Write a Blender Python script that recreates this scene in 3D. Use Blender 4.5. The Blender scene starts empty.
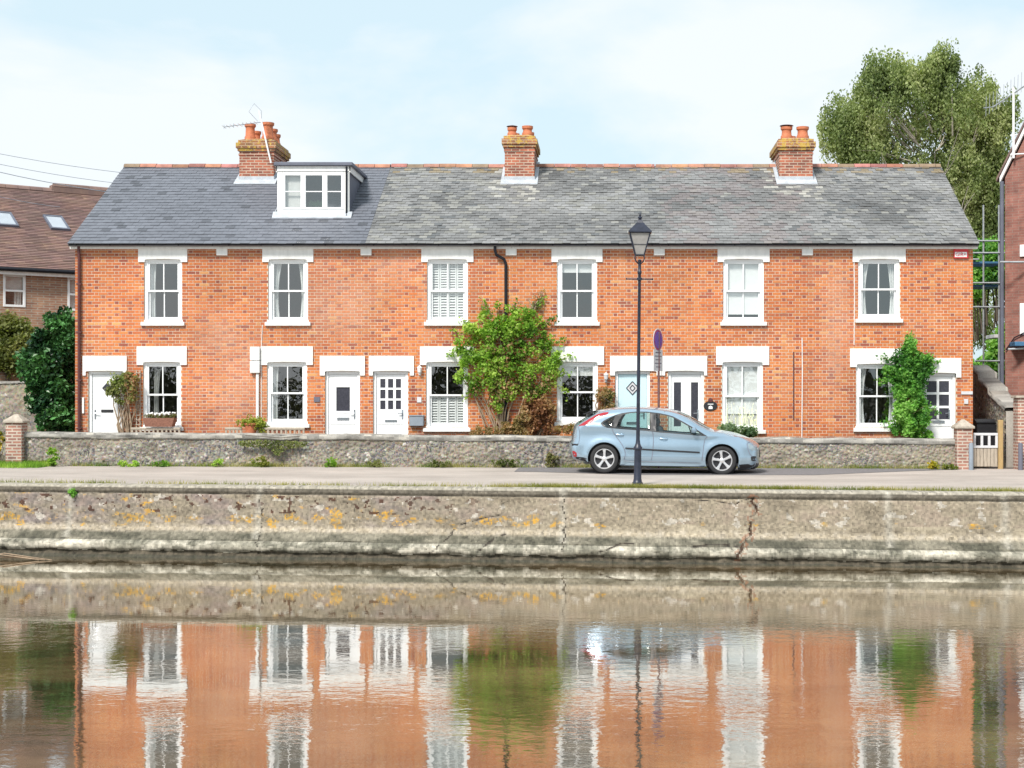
import bpy, math, random
from math import sin, cos, pi, radians, sqrt, atan2, exp
from mathutils import Vector, Matrix, noise
from mathutils.geometry import delaunay_2d_cdt

random.seed(7)
SC = bpy.context.scene
COL = SC.collection
F = 1520.0; PX = 611.0; PY = 400.0; EYE = 1.73

def W(px, py, D):
    """real-world point for something D metres away"""
    return Vector(((px-PX)*D/F, D, EYE+(PY-py)*D/F))
def fx(px, D=38.0): return (px-PX)*D/F
def fz(py, D=38.0): return EYE+(PY-py)*D/F
def lerp(a, b, t): return a+(b-a)*t
def clamp(v, a=0., b=1.): return max(a, min(b, v))
def sstep(a, b, v):
    t = clamp((v-a)/(b-a)); return t*t*(3-2*t)
def N(x, y=0., z=0.): return noise.noise(Vector((x, y, z)))
def FB(x, y=0., z=0., o=4): return noise.fractal(Vector((x, y, z)), 1.0, 2.0, o)

# ------------------------------------------------------------------ materials
def newmat(name):
    m = bpy.data.materials.new(name); m.use_nodes = True
    nt = m.node_tree
    return m, nt, nt.nodes['Principled BSDF']
def mth(nt, op, a, b=None, clampit=False):
    n = nt.nodes.new('ShaderNodeMath'); n.operation = op; n.use_clamp = clampit
    for i, v in enumerate((a, b)):
        if v is None: continue
        if isinstance(v, (int, float)): n.inputs[i].default_value = v
        else: nt.links.new(v, n.inputs[i])
    return n.outputs[0]
def mixc(nt, fac, a, b, mode='MIX'):
    n = nt.nodes.new('ShaderNodeMix'); n.data_type = 'RGBA'; n.blend_type = mode
    for s, v in ((n.inputs[0], fac), (n.inputs[6], a), (n.inputs[7], b)):
        if isinstance(v, (int, float)): s.default_value = v
        elif isinstance(v, tuple): s.default_value = v if len(v) == 4 else (*v, 1)
        else: nt.links.new(v, s)
    return n.outputs[2]
def ntex(nt, scale, detail=5, rough=.6, vec=None, stretch=None):
    t = nt.nodes.new('ShaderNodeTexNoise'); t.inputs['Scale'].default_value = scale
    t.inputs['Detail'].default_value = detail; t.inputs['Roughness'].default_value = rough
    if vec is None:
        g = nt.nodes.new('ShaderNodeNewGeometry'); vec = g.outputs['Position']
    if stretch:
        mp = nt.nodes.new('ShaderNodeMapping'); mp.inputs['Scale'].default_value = stretch
        nt.links.new(vec, mp.inputs[0]); vec = mp.outputs[0]
    nt.links.new(vec, t.inputs['Vector'])
    return t.outputs['Fac']
def ramp(nt, f, stops):
    r = nt.nodes.new('ShaderNodeValToRGB'); e = r.color_ramp.elements
    while len(e) < len(stops): e.new(.5)
    for i, (p, c) in enumerate(stops):
        e[i].position = p; e[i].color = (*c, 1) if len(c) == 3 else c
    nt.links.new(f, r.inputs[0]); return r.outputs[0]
def bump(nt, bs, h, strength=.3, dist=.01):
    b = nt.nodes.new('ShaderNodeBump'); b.inputs['Strength'].default_value = strength
    b.inputs['Distance'].default_value = dist
    nt.links.new(h, b.inputs['Height']); nt.links.new(b.outputs[0], bs.inputs['Normal'])
def mat(name, base, rough=.6, var=.0, vscale=3., tint=False, metal=0., spec=.5, bmp=0., bscale=40., coat=0., stretch=None, trans=0.):
    m, nt, bs = newmat(name)
    col = None
    if var > 0:
        f = ntex(nt, vscale, 6, .65, stretch=stretch)
        lo = tuple(max(0, c*(1-var)) for c in base); hi = tuple(min(1, c*(1+var)) for c in base)
        col = ramp(nt, f, [(.3, lo), (.7, hi)])
    if tint:
        a = nt.nodes.new('ShaderNodeAttribute'); a.attribute_name = 'tint'
        col = mixc(nt, 1.0, col if col is not None else (*base, 1), a.outputs['Color'], 'MULTIPLY')
    if col is not None: nt.links.new(col, bs.inputs['Base Color'])
    else: bs.inputs['Base Color'].default_value = (*base, 1)
    bs.inputs['Roughness'].default_value = rough; bs.inputs['Metallic'].default_value = metal
    bs.inputs['Specular IOR Level'].default_value = spec
    if coat: bs.inputs['Coat Weight'].default_value = coat; bs.inputs['Coat Roughness'].default_value = .05
    if trans:
        bs.inputs['Subsurface Weight'].default_value = 0
    if bmp > 0: bump(nt, bs, ntex(nt, bscale, 4, .6), bmp, .01)
    return m

M = {}
M['paint'] = mat('white_paint', (.80, .80, .785), .5, .09, 7.0, bmp=.12, bscale=15, stretch=(1.6,1,.5))
M['upvc'] = mat('white_frame', (.85, .86, .87), .3, .02, 3)
M['blue_door'] = mat('pale_blue_paint', (.56, .74, .80), .4, .04, 3)
M['black'] = mat('black_iron', (.012, .014, .02), .6, .3, 8, spec=.25)
M['navy'] = mat('dark_lamp_paint', (.018, .022, .04), .4, .35, 9, bmp=.1, bscale=30)
M['brownpipe'] = mat('dark_red_pipe', (.10, .03, .03), .45, .3, 5)
M['lead'] = mat('lead_flashing', (.44, .47, .51), .5, .18, 5, bmp=.2, bscale=8)
M['leadroof'] = mat('grey_felt', (.12, .13, .17), .6, .2, 3)
M['chrome'] = mat('metal_fitting', (.55, .57, .6), .25, 0, metal=1)
M['blackplastic'] = mat('black_plastic', (.02, .02, .024), .45, .2, 10)
M['greybox'] = mat('grey_metal_box', (.25, .29, .34), .4, .1, 6)
M['blind'] = mat('white_fabric', (.80, .81, .80), .8, .03, 5)
M['curtain'] = mat('curtain_fabric', (.62, .62, .60), .85, .1, 6)
M['room'] = mat('room_plaster', (.22, .20, .19), .9, .15, 2)
M['terracotta'] = mat('terracotta', (.52, .17, .08), .75, .25, 9, bmp=.3, bscale=30)
M['wood'] = mat('weathered_wood', (.42, .36, .29), .8, .25, 6, bmp=.3, bscale=40, stretch=(8, 8, 1))
M['greenpost'] = mat('tan_wood', (.42, .29, .13), .8, .2, 6, stretch=(8, 8, 1))
M['bark'] = mat('bark', (.10, .08, .06), .9, .4, 6, bmp=.6, bscale=20)
M['birchbark'] = mat('pale_bark', (.32, .29, .24), .85, .5, 5, bmp=.5, bscale=20, stretch=(1, 1, 4))
M['soil'] = mat('soil', (.10, .075, .05), .95, .4, 5, bmp=.5, bscale=20)
M['tyre'] = mat('tyre_rubber', (.022, .022, .024), .75, .2, 10)
M['alloy'] = mat('alloy_rim', (.72, .72, .74), .3, 0, metal=.55)
M['steel'] = mat('galvanised_tube', (.40, .43, .45), .45, .2, 6, metal=.5)
M['bluepaint'] = mat('blue_board', (.05, .16, .30), .6, .2, 5)
M['ridge'] = mat('ridge_terracotta', (.34, .17, .125), .8, .35, 4, tint=True, bmp=.3, bscale=25)
M['slate'] = mat('slate', (1, 1, 1), .55, .22, 9, tint=True, bmp=.25, bscale=30)
M['brickface'] = mat('brick_face', (1, 1, 1), .85, .18, 14, tint=True, bmp=.25, bscale=60)
M['leaf'] = None
M['red'] = mat('red_board', (.55, .03, .04), .5, .1, 5)
M['white'] = mat('white_letter', (.85, .85, .85), .5)
M['purple'] = mat('faded_sign_blue', (.13, .06, .36), .5, .1, 8)
M['signred'] = mat('sign_ring_red', (.34, .03, .12), .5)
M['platewhite'] = mat('sign_plate', (.62, .62, .64), .5, .08, 20)
M['grey'] = mat('grey_print', (.13, .13, .17), .6)
M['postrust'] = mat('painted_post', (.16, .08, .08), .6, .4, 10)
M['seat'] = mat('car_seat_fabric', (.10, .11, .13), .85, .15, 10)
M['tailred'] = mat('tail_light_red', (.34, .015, .025), .2, .1, 10, coat=.6)
M['lens'] = mat('headlight_lens', (.22, .27, .30), .08, .2, 12, coat=1, spec=.8)
M['wicker'] = mat('planter_coir', (.28, .13, .09), .9, .35, 25, bmp=.5, bscale=60)
M['stick'] = mat('dry_stems', (.30, .22, .15), .9, .35, 10)

# facade mortar with stains
def mortar():
    m, nt, bs = newmat('lime_mortar')
    c = ramp(nt, ntex(nt, 1.2, 6, .7), [(.3, (.50, .39, .29)), (.7, (.78, .67, .54))])
    nt.links.new(c, bs.inputs['Base Color']); bs.inputs['Roughness'].default_value = .95
    return m
M['mortar'] = mortar()
def brickmat(name, bw=.225, bh=.075, c1=(.45, .13, .06), c2=(.30, .08, .045), mo=(.5, .42, .35), lichen=0., ms=.012, dirt=0.):
    m, nt, bs = newmat(name)
    tc = nt.nodes.new('ShaderNodeTexCoord'); g = nt.nodes.new('ShaderNodeNewGeometry')
    s = nt.nodes.new('ShaderNodeSeparateXYZ'); nt.links.new(g.outputs['Position'], s.inputs[0])
    sn = nt.nodes.new('ShaderNodeSeparateXYZ'); nt.links.new(g.outputs['Normal'], sn.inputs[0])
    sel = mth(nt, 'GREATER_THAN', mth(nt, 'ABSOLUTE', sn.outputs[0]), .6)
    u = mth(nt, 'ADD', mth(nt, 'MULTIPLY', s.outputs[0], mth(nt, 'SUBTRACT', 1, sel)), mth(nt, 'MULTIPLY', s.outputs[1], sel))
    cb = nt.nodes.new('ShaderNodeCombineXYZ'); nt.links.new(u, cb.inputs[0]); nt.links.new(s.outputs[2], cb.inputs[1])
    b = nt.nodes.new('ShaderNodeTexBrick'); nt.links.new(cb.outputs[0], b.inputs['Vector'])
    b.inputs['Scale'].default_value = 1; b.inputs['Brick Width'].default_value = bw; b.inputs['Row Height'].default_value = bh
    b.inputs['Mortar Size'].default_value = ms; b.inputs['Mortar Smooth'].default_value = .2
    b.inputs['Color1'].default_value = (*c1, 1); b.inputs['Color2'].default_value = (*c2, 1); b.inputs['Mortar'].default_value = (*mo, 1)
    col = mixc(nt, 1., b.outputs['Color'], ramp(nt, ntex(nt, 3, 6, .7), [(.3, (.65, .65, .65)), (.7, (1.25, 1.2, 1.15))]), 'MULTIPLY')
    if lichen:
        f = mth(nt, 'GREATER_THAN', ntex(nt, 7, 5, .7), .60-lichen*.1)
        up = mth(nt, 'MULTIPLY', f, lichen)
        col = mixc(nt, up, col, (.55, .38, .06))
    nt.links.new(col, bs.inputs['Base Color']); bs.inputs['Roughness'].default_value = .9
    bump(nt, bs, b.outputs['Fac'], -.4, .008)
    return m
M['gable_brick'] = brickmat('gable_brick')
M['chimney_brick'] = brickmat('chimney_brick', c1=(.44, .14, .08), c2=(.22, .08, .06), mo=(.48, .38, .30))
M['chimney_lichen'] = brickmat('lichened_chimney_brick', c1=(.40, .17, .08), c2=(.20, .10, .06), mo=(.45, .33, .22), lichen=.7)
M['pillar_brick'] = brickmat('pillar_brick', c1=(.40, .19, .14), c2=(.25, .13, .11), mo=(.5, .44, .38), ms=.016)
M['stock_brick'] = brickmat('stock_brick', c1=(.46, .27, .17), c2=(.33, .17, .12), mo=(.42, .36, .3))
M['plum_brick'] = brickmat('plum_brick', c1=(.33, .15, .12), c2=(.25, .11, .09), mo=(.28, .2, .17), ms=.006)
def tilemat():
    m, nt, bs = newmat('clay_tile')
    a = nt.nodes.new('ShaderNodeAttribute'); a.attribute_name = 'tint'
    n1 = ntex(nt, .8, 6, .75)
    c = ramp(nt, n1, [(.3, (.13, .09, .085)), (.5, (.19, .125, .11)), (.62, (.23, .15, .12)), (.75, (.34, .26, .16))])
    nt.links.new(mixc(nt, 1., c, a.outputs['Color'], 'MULTIPLY'), bs.inputs['Base Color'])
    bs.inputs['Roughness'].default_value = .9
    return m
M['claytile'] = tilemat()
def leafmat(name, rough=.5, transl=.35):
    m = bpy.data.materials.new(name); m.use_nodes = True; nt = m.node_tree
    bs = nt.nodes['Principled BSDF']; out = nt.nodes['Material Output']
    a = nt.nodes.new('ShaderNodeAttribute'); a.attribute_name = 'tint'
    nt.links.new(a.outputs['Color'], bs.inputs['Base Color'])
    bs.inputs['Roughness'].default_value = rough; bs.inputs['Specular IOR Level'].default_value = .35
    tr = nt.nodes.new('ShaderNodeBsdfTranslucent'); mx = nt.nodes.new('ShaderNodeMixShader'); mx.inputs[0].default_value = transl
    nt.links.new(mixc(nt, 1., a.outputs['Color'], (1.2, 1.3, .6, 1), 'MULTIPLY'), tr.inputs['Color'])
    nt.links.new(bs.outputs[0], mx.inputs[1]); nt.links.new(tr.outputs[0], mx.inputs[2]); nt.links.new(mx.outputs[0], out.inputs[0])
    return m
M['leaf'] = leafmat('leaf', .5, .45)
M['gloss_leaf'] = leafmat('glossy_leaf', .3, .15)
def glassmat(name, tint=(1, 1, 1), ior=1.7, rough=.02, wobble=.0):
    m = bpy.data.materials.new(name); m.use_nodes = True; nt = m.node_tree
    for n in list(nt.nodes):
        if n.type == 'BSDF_PRINCIPLED': nt.nodes.remove(n)
    out = nt.nodes['Material Output']
    t = nt.nodes.new('ShaderNodeBsdfTransparent'); t.inputs[0].default_value = (*tint, 1)
    g = nt.nodes.new('ShaderNodeBsdfGlossy'); g.inputs['Roughness'].default_value = rough
    lw = nt.nodes.new('ShaderNodeLayerWeight'); lw.inputs[0].default_value=.5; f0=((ior-1)/(ior+1))**2
    frv=mth(nt,'ADD',mth(nt,'MULTIPLY',mth(nt,'POWER',lw.outputs['Facing'],5.),1-f0),f0)
    mx = nt.nodes.new('ShaderNodeMixShader')
    nt.links.new(frv, mx.inputs[0]); nt.links.new(t.outputs[0], mx.inputs[1]); nt.links.new(g.outputs[0], mx.inputs[2])
    if wobble:
        b = nt.nodes.new('ShaderNodeBump'); b.inputs['Strength'].default_value = wobble; b.inputs['Distance'].default_value = .02
        nt.links.new(ntex(nt, 1.5, 2, .5), b.inputs['Height'])
        nt.links.new(b.outputs[0], g.inputs['Normal'])
    nt.links.new(mx.outputs[0], out.inputs[0]); return m
M['glass'] = glassmat('window_glass', (.96, .98, .98), 2.8, .01, .25)
M['skyglass'] = mat('skylight_glass', (.38, .42, .47), .15, .1, 3)  # sky reflection put into the pale grey pane colour
M['carglass'] = glassmat('tinted_car_glass', (.66, .78, .76), 1.7, .01)
M['frost'] = mat('dark_door_glass', (.05, .05, .065), .15, .3, 30)
M['lampglass'] = mat('frosted_lamp_glass', (.33, .32, .31), .25, .12, 12)
def carpaint():
    m, nt, bs = newmat('ice_blue_metallic')
    bs.inputs['Base Color'].default_value = (.34, .46, .57, 1); bs.inputs['Metallic'].default_value = .55
    bs.inputs['Roughness'].default_value = .26; bs.inputs['Coat Weight'].default_value = 1.; bs.inputs['Coat Roughness'].default_value = .04
    return m
M['car'] = carpaint()
def attrmat(name, rough=.9, var=.25, scale=25., bmp=.4, bs_=60.):
    return mat(name, (1, 1, 1), rough, var, scale, tint=True, bmp=bmp, bscale=bs_)
M['flint'] = attrmat('flint_rubble', .8, .3, 30, .6, 40)
M['quay'] = attrmat('quay_concrete', .92, .2, 9, .35, 35)
def roadmat():
    m, nt, bs = newmat('worn_asphalt')
    c = ramp(nt, ntex(nt, .35, 7, .7, stretch=(1, 2.2, 1)), [(.35, (.32, .28, .25)), (.65, (.46, .405, .365))])
    c = mixc(nt, .6, c, ramp(nt, ntex(nt, 60, 3, .8), [(.3, (.7, .7, .7)), (.7, (1.25, 1.25, 1.25))]), 'MULTIPLY')
    nt.links.new(c, bs.inputs['Base Color']); bs.inputs['Roughness'].default_value = .9
    bump(nt, bs, ntex(nt, 80, 3, .7), .4, .006); return m
M['road'] = roadmat()
M['darkroad'] = mat('patched_asphalt', (.17, .16, .165), .9, .25, 12, bmp=.4, bscale=80)
M['ground'] = mat('earth', (.12, .11, .07), .95, .4, .8)
def watermat():
    m, nt, bs = newmat('pond_water')
    c = ramp(nt, ntex(nt, .5, 6, .65, stretch=(1, 1.6, 1)), [(.36, (.05, .045, .02)), (.5, (.12,.082,.038)), (.66, (.20, .135, .065))])
    nt.links.new(c, bs.inputs['Base Color']); bs.inputs['Roughness'].default_value = .025
    bs.inputs['IOR'].default_value = 1.9; bs.inputs['Coat Weight'].default_value=.85; bs.inputs['Coat IOR'].default_value=1.8; bs.inputs['Coat Roughness'].default_value=.01
    g = nt.nodes.new('ShaderNodeNewGeometry')
    s = nt.nodes.new('ShaderNodeSeparateXYZ'); nt.links.new(g.outputs['Position'], s.inputs[0])
    near = nt.nodes.new('ShaderNodeMapRange'); near.inputs[1].default_value = 26.; near.inputs[2].default_value = 20.
    near.inputs[3].default_value = .12; near.inputs[4].default_value = 1.
    nt.links.new(s.outputs[1], near.inputs[0])
    n1 = ntex(nt, 4.5, 2, .5, stretch=(.8, 1.3, 1)); n2 = ntex(nt, 15, 2, .5, stretch=(.8, 1.4, 1))
    patch = ramp(nt, ntex(nt, .3, 3, .5, stretch=(.5,1.6,1)), [(.38, (.2, .2, .2)), (.62, (1, 1, 1))])
    h = mth(nt, 'ADD', mth(nt, 'MULTIPLY', n1, 1.), mth(nt, 'MULTIPLY', n2, .35))
    b = nt.nodes.new('ShaderNodeBump'); b.inputs['Distance'].default_value = .0027
    pv = nt.nodes.new('ShaderNodeRGBToBW'); nt.links.new(patch, pv.inputs[0])
    nt.links.new(mth(nt, 'MULTIPLY', near.outputs[0], pv.outputs[0]), b.inputs['Strength'])
    nt.links.new(h, b.inputs['Height']); nt.links.new(b.outputs[0], bs.inputs['Normal']); nt.links.new(b.outputs[0], bs.inputs['Coat Normal'])
    return m
M['water'] = watermat()

# ------------------------------------------------------------------ mesh builder
ORIG = {}
class MB:
    def __init__(s): s.v = []; s.f = []; s.m = []; s.t = []
    def add(s, vs, fs, mi=0, tint=(1, 1, 1)):
        o = len(s.v); s.v.extend([tuple(v) for v in vs])
        for f in fs:
            s.f.append([i+o for i in f]); s.m.append(mi); s.t.append(tint)
    def box(s, x0, x1, y0, y1, z0, z1, mi=0, tint=(1, 1, 1)):
        s.add([(x0,y0,z0),(x1,y0,z0),(x1,y1,z0),(x0,y1,z0),(x0,y0,z1),(x1,y0,z1),(x1,y1,z1),(x0,y1,z1)],
              [(0,3,2,1),(4,5,6,7),(0,1,5,4),(1,2,6,5),(2,3,7,6),(3,0,4,7)], mi, tint)
    def bbox(s, x0, x1, y0, y1, z0, z1, b=.006, mi=0, tint=(1,1,1)):
        """box with chamfered edges on all sides"""
        xs=(x0,x1); ys=(y0,y1); zs=(z0,z1)
        b=min(b,(x1-x0)*.4,(y1-y0)*.4,(z1-z0)*.4); vs=[]; idx={}
        for i in (0,1):
            for j in (0,1):
                for k in (0,1):
                    sx=b if i==0 else -b; sy=b if j==0 else -b; sz=b if k==0 else -b
                    for a,p in (('x',(xs[i],ys[j]+sy,zs[k]+sz)),('y',(xs[i]+sx,ys[j],zs[k]+sz)),('z',(xs[i]+sx,ys[j]+sy,zs[k]))):
                        idx[(i,j,k,a)]=len(vs); vs.append(p)
        g=lambda i,j,k,a: idx[(i,j,k,a)]
        fs=[(g(0,0,0,'x'),g(0,0,1,'x'),g(0,1,1,'x'),g(0,1,0,'x')),(g(1,0,0,'x'),g(1,1,0,'x'),g(1,1,1,'x'),g(1,0,1,'x')),
            (g(0,0,0,'y'),g(1,0,0,'y'),g(1,0,1,'y'),g(0,0,1,'y')),(g(0,1,0,'y'),g(0,1,1,'y'),g(1,1,1,'y'),g(1,1,0,'y')),
            (g(0,0,0,'z'),g(0,1,0,'z'),g(1,1,0,'z'),g(1,0,0,'z')),(g(0,0,1,'z'),g(1,0,1,'z'),g(1,1,1,'z'),g(0,1,1,'z'))]
        for i in (0,1):
            for j in (0,1): fs.append((g(i,j,0,'x'),g(i,j,0,'y'),g(i,j,1,'y'),g(i,j,1,'x')))
            for k in (0,1): fs.append((g(i,0,k,'x'),g(i,0,k,'z'),g(i,1,k,'z'),g(i,1,k,'x')))
        for j in (0,1):
            for k in (0,1): fs.append((g(0,j,k,'y'),g(0,j,k,'z'),g(1,j,k,'z'),g(1,j,k,'y')))
        for i in (0,1):
            for j in (0,1):
                for k in (0,1): fs.append((g(i,j,k,'x'),g(i,j,k,'y'),g(i,j,k,'z')))
        s.add(vs,fs,mi,tint)
    def tube(s, pts, r, n=8, mi=0, tint=(1,1,1), cap=True):
        pts=[Vector(p) for p in pts]; rs=r if isinstance(r,(list,tuple)) else [r]*len(pts)
        vs=[]; fs=[]; up=None
        for i,p in enumerate(pts):
            d=(pts[min(i+1,len(pts)-1)]-pts[max(i-1,0)])
            if d.length<1e-9: d=Vector((0,0,1))
            d.normalize()
            if up is None:
                up=Vector((0,0,1)) if abs(d.z)<.9 else Vector((1,0,0))
            a=d.cross(up)
            if a.length<1e-4: a=d.cross(Vector((0,1,0)))
            a.normalize(); b=a.cross(d).normalized(); up=b
            for k in range(n):
                t=2*pi*k/n; vs.append(p+(a*cos(t)+b*sin(t))*rs[i])
        for i in range(len(pts)-1):
            for k in range(n):
                k2=(k+1)%n; fs.append((i*n+k,i*n+k2,(i+1)*n+k2,(i+1)*n+k))
        if cap:
            fs.append(tuple(range(n))[::-1]); fs.append(tuple((len(pts)-1)*n+k for k in range(n)))
        s.add(vs,fs,mi,tint)
    def lathe(s, prof, c, n=16, mi=0, axis='z', tint=(1,1,1), cap=True):
        """prof: (radius, height)"""
        vs=[]; fs=[]; c=Vector(c)
        for r,h in prof:
            for k in range(n):
                t=2*pi*(k+.5)/n
                if axis=='z': vs.append(c+Vector((r*cos(t),r*sin(t),h)))
                elif axis=='y': vs.append(c+Vector((r*cos(t),h,r*sin(t))))
                else: vs.append(c+Vector((h,r*cos(t),r*sin(t))))
        for i in range(len(prof)-1):
            for k in range(n):
                k2=(k+1)%n; fs.append((i*n+k,i*n+k2,(i+1)*n+k2,(i+1)*n+k))
        if cap and prof[0][0]>1e-4: fs.append(tuple(range(n)))
        if cap and prof[-1][0]>1e-4: fs.append(tuple((len(prof)-1)*n+k for k in range(n))[::-1])
        s.add(vs,fs,mi,tint)
    def prism(s, poly, y0, y1, mi=0, tint=(1,1,1)):
        """poly in (x,z), extruded along y"""
        n=len(poly); vs=[(x,y0,z) for x,z in poly]+[(x,y1,z) for x,z in poly]
        fs=[tuple(range(n)),tuple(range(n,2*n))[::-1]]+[(i,i+n,(i+1)%n+n,(i+1)%n) for i in range(n)]
        s.add(vs,fs,mi,tint)
    def prismx(s, poly, x0, x1, mi=0, tint=(1,1,1)):
        """poly in (y,z), extruded along x"""
        n=len(poly); vs=[(x0,y,z) for y,z in poly]+[(x1,y,z) for y,z in poly]
        fs=[tuple(range(n)),tuple(range(n,2*n))[::-1]]+[(i,i+n,(i+1)%n+n,(i+1)%n) for i in range(n)]
        s.add(vs,fs,mi,tint)
    def build(s, name, mats, parent=None, smooth=False, recalc=True, loc=None, label=None, xf=None):
        me=bpy.data.meshes.new(name)
        o3=Vector((0,0,0))
        if parent is not None: o3=ORIG[parent.name]
        elif loc is not None: o3=Vector(loc)
        vs=[(v[0]-o3.x,v[1]-o3.y,v[2]-o3.z) for v in s.v]
        me.from_pydata(vs,[],s.f)
        if not isinstance(mats,(list,tuple)): mats=[mats]
        for m in mats: me.materials.append(M[m] if isinstance(m,str) else m)
        me.polygons.foreach_set('material_index', s.m)
        at=me.attributes.new('tint','FLOAT_COLOR','CORNER')
        arr=[]
        for p,t in zip(me.polygons,s.t): arr.extend((t[0],t[1],t[2],1.0)*p.loop_total)
        at.data.foreach_set('color',arr)
        if recalc:
            import bmesh
            bm=bmesh.new(); bm.from_mesh(me); bmesh.ops.recalc_face_normals(bm,faces=bm.faces); bm.to_mesh(me); bm.free()
        if smooth:
            me.polygons.foreach_set('use_smooth',[True]*len(me.polygons))
            if smooth!='all':
                try: me.set_sharp_from_angle(angle=radians(38))
                except Exception: pass
        me.update()
        o=bpy.data.objects.new(name,me); COL.objects.link(o)
        if parent is not None: o.parent=parent; ORIG[o.name]=o3
        else: o.location=o3; ORIG[o.name]=o3
        if label: o['label']=label
        return o
def tag(o,label=None,cat=None,group=None,kind=None):
    if label: o['label']=label
    if cat: o['category']=cat
    if group: o['group']=group
    if kind: o['kind']=kind
    return o
def thing(name,loc,label,cat,group=None):
    o=bpy.data.objects.new(name,None); COL.objects.link(o); o.location=loc; o.empty_display_size=.2
    ORIG[o.name]=Vector(loc); return tag(o,label,cat,group)

# ------------------------------------------------------------------ ground
def gz(x,y):
    e=30.3-.115*(x+12.4)
    return .012-.0022*x+.095*sstep(e+.4,36.4,y)
def edge_y(x): return 30.42-.118*(x+12.4)
WZ=-1.32
def sheet(name,x0,x1,nx,yf0,yf1,ny,zoff,m,kind='structure',zf=gz):
    b=MB(); vs=[];fs=[]
    for i in range(nx+1):
        x=lerp(x0,x1,i/nx)
        for j in range(ny+1):
            y=lerp(yf0(x),yf1(x),j/ny); vs.append((x,y,zf(x,y)+zoff))
    for i in range(nx):
        for j in range(ny):
            a=i*(ny+1)+j; fs.append((a,a+ny+1,a+ny+2,a+1))
    b.add(vs,fs); o=b.build(name,m,recalc=False); o['kind']=kind; return o
clampy=lambda x: edge_y(max(-60,min(60,x)))
# land sheet to the horizon
b=MB(); xs=[-3000,-400,-60]+[-60+k*5 for k in range(1,24)]+[60,400,3000]; vs=[];fs=[]
for x in xs:
    vs+= [(x,clampy(x)+.12,-.06),(x,60,-.03),(x,300,-.03),(x,4000,-.03)]
for i in range(len(xs)-1):
    for j in range(3): a=i*4+j; fs.append((a,a+4,a+5,a+1))
b.add(vs,fs); b.build('ground','ground',recalc=False)['kind']='structure'
sheet('road',-60,60,120,lambda x:edge_y(x)+.40,lambda x:36.8,10,0,'road')
sheet('path',9.0,14,6,lambda x:36.45,lambda x:48,6,.02,'road',zf=lambda x,y:.09)
b=MB(); b.add([(-3000,-3000,WZ),(3000,-3000,WZ),(3000,33,WZ),(-3000,33,WZ)],[(0,1,2,3)])
b.build('water','water',recalc=False)['kind']='structure'
# garden beds behind the low wall
b=MB(); b.box(-13.6,9.2,36.75,38.3,-.05,.30); b.build('garden_ground','soil')['kind']='structure'
b=MB(); b.box(-40,-13.62,36.9,60,-.05,.18); b.box(11.6,40,36.9,60,-.05,.18); b.build('back_ground','ground')['kind']='structure'
# darker worn tarmac strip along the wall on the right (parking lane)
b=MB(); vs=[];fs=[]
nn=60
for i in range(nn+1):
    x=lerp(-2.2,8.3,i/nn)
    w=lerp(34.6,33.6,sstep(-2.2,1,x))+ (x>4.5)*(x-4.5)*.62 + .06*N(x*2,3)
    w=min(w,36.2)
    for j in range(4):
        y=lerp(w,36.35,j/3); vs.append((x,y,gz(x,y)+.006))
for i in range(nn):
    for j in range(3): a=i*4+j; fs.append((a,a+4,a+5,a+1))
b.add(vs,fs); b.build('parking_lane','darkroad',recalc=False)['kind']='structure'

# ------------------------------------------------------------------ quay wall
prof=[(.42,.02),(.25,.02),(.03,.015),(0,0),(-.015,-.03),(-.02,-.10),(.005,-.125),(.01,-.15),(-.01,-.17)]
k=12
for i in range(1,k+1): prof.append((-.01-.07*i/k,-.17-.58*i/k))
for i in range(1,7): t=i/6; prof.append((-.08-.14*t*t,-.75-.15*t))
for i in range(1,6): t=i/5; prof.append((-.22-.12*t,-.90-.12*t))
prof+=[(-.42,-1.03),(-.50,-1.05),(-.545,-1.075),(-.555,-1.10),(-.558,-1.13),(-.56,-1.17),(-.555,-1.20),(-.53,-1.225),(-.515,-1.245),(-.52,-1.27),(-.54,-1.30),(-.58,-1.33),(-.64,-1.37),(-.75,-1.5)]
def cr(px,py):  # photo position on the wall -> (x,z)
    D=29.6 if py<530 else 29.2
    X=(px-PX)*D/F; D=edge_y(X)-(.0 if py<520 else .35)
    return ((px-PX)*D/F, EYE+(PY-py)*D/F)
cracks=[([cr(752,498),cr(757,512),cr(752,525),cr(752,535),cr(741,548),cr(736,556)],.022,1),
 ([cr(430,554),cr(444,543),cr(455,530),cr(478,521),cr(500,516)],.011,0),
 ([cr(480,550),cr(492,540),cr(505,536)],.014,0),
 ([cr(259,500),cr(260,520),cr(258,540),cr(259,556)],.009,0),
 ([cr(600,552),cr(620,545),cr(640,544)],.012,0),([cr(690,548),cr(712,545),cr(738,547)],.016,0),
 ([cr(563,498),cr(565,520),cr(563,550)],.009,0),([cr(686,500),cr(720,502),cr(735,505),cr(752,498)],.007,0)]
def segd(p,a,b):
    ax,az=a;bx,bz=b;dx,dz=bx-ax,bz-az;L=dx*dx+dz*dz
    t=clamp(((p[0]-ax)*dx+(p[1]-az)*dz)/L) if L>0 else 0
    return sqrt((p[0]-ax-t*dx)**2+(p[1]-az-t*dz)**2)
def crackd(x,z):
    best=9;rust=0
    for pl,w,r in cracks:
        if x<min(p[0] for p in pl)-.15 or x>max(p[0] for p in pl)+.15: continue
        xx=x+.07*N(z*7,x*2,7)+.03*N(z*30,x*9,7);
        d=min(segd((xx,z),pl[i],pl[i+1]) for i in range(len(pl)-1))/w
        if d<best: best=d;rust=r
    return best+1.3*clamp(.2+FB(x*5,z*5,77,2)*2),rust
def mixt(a,b,t): return tuple(lerp(a[i],b[i],t) for i in range(3))
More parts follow.
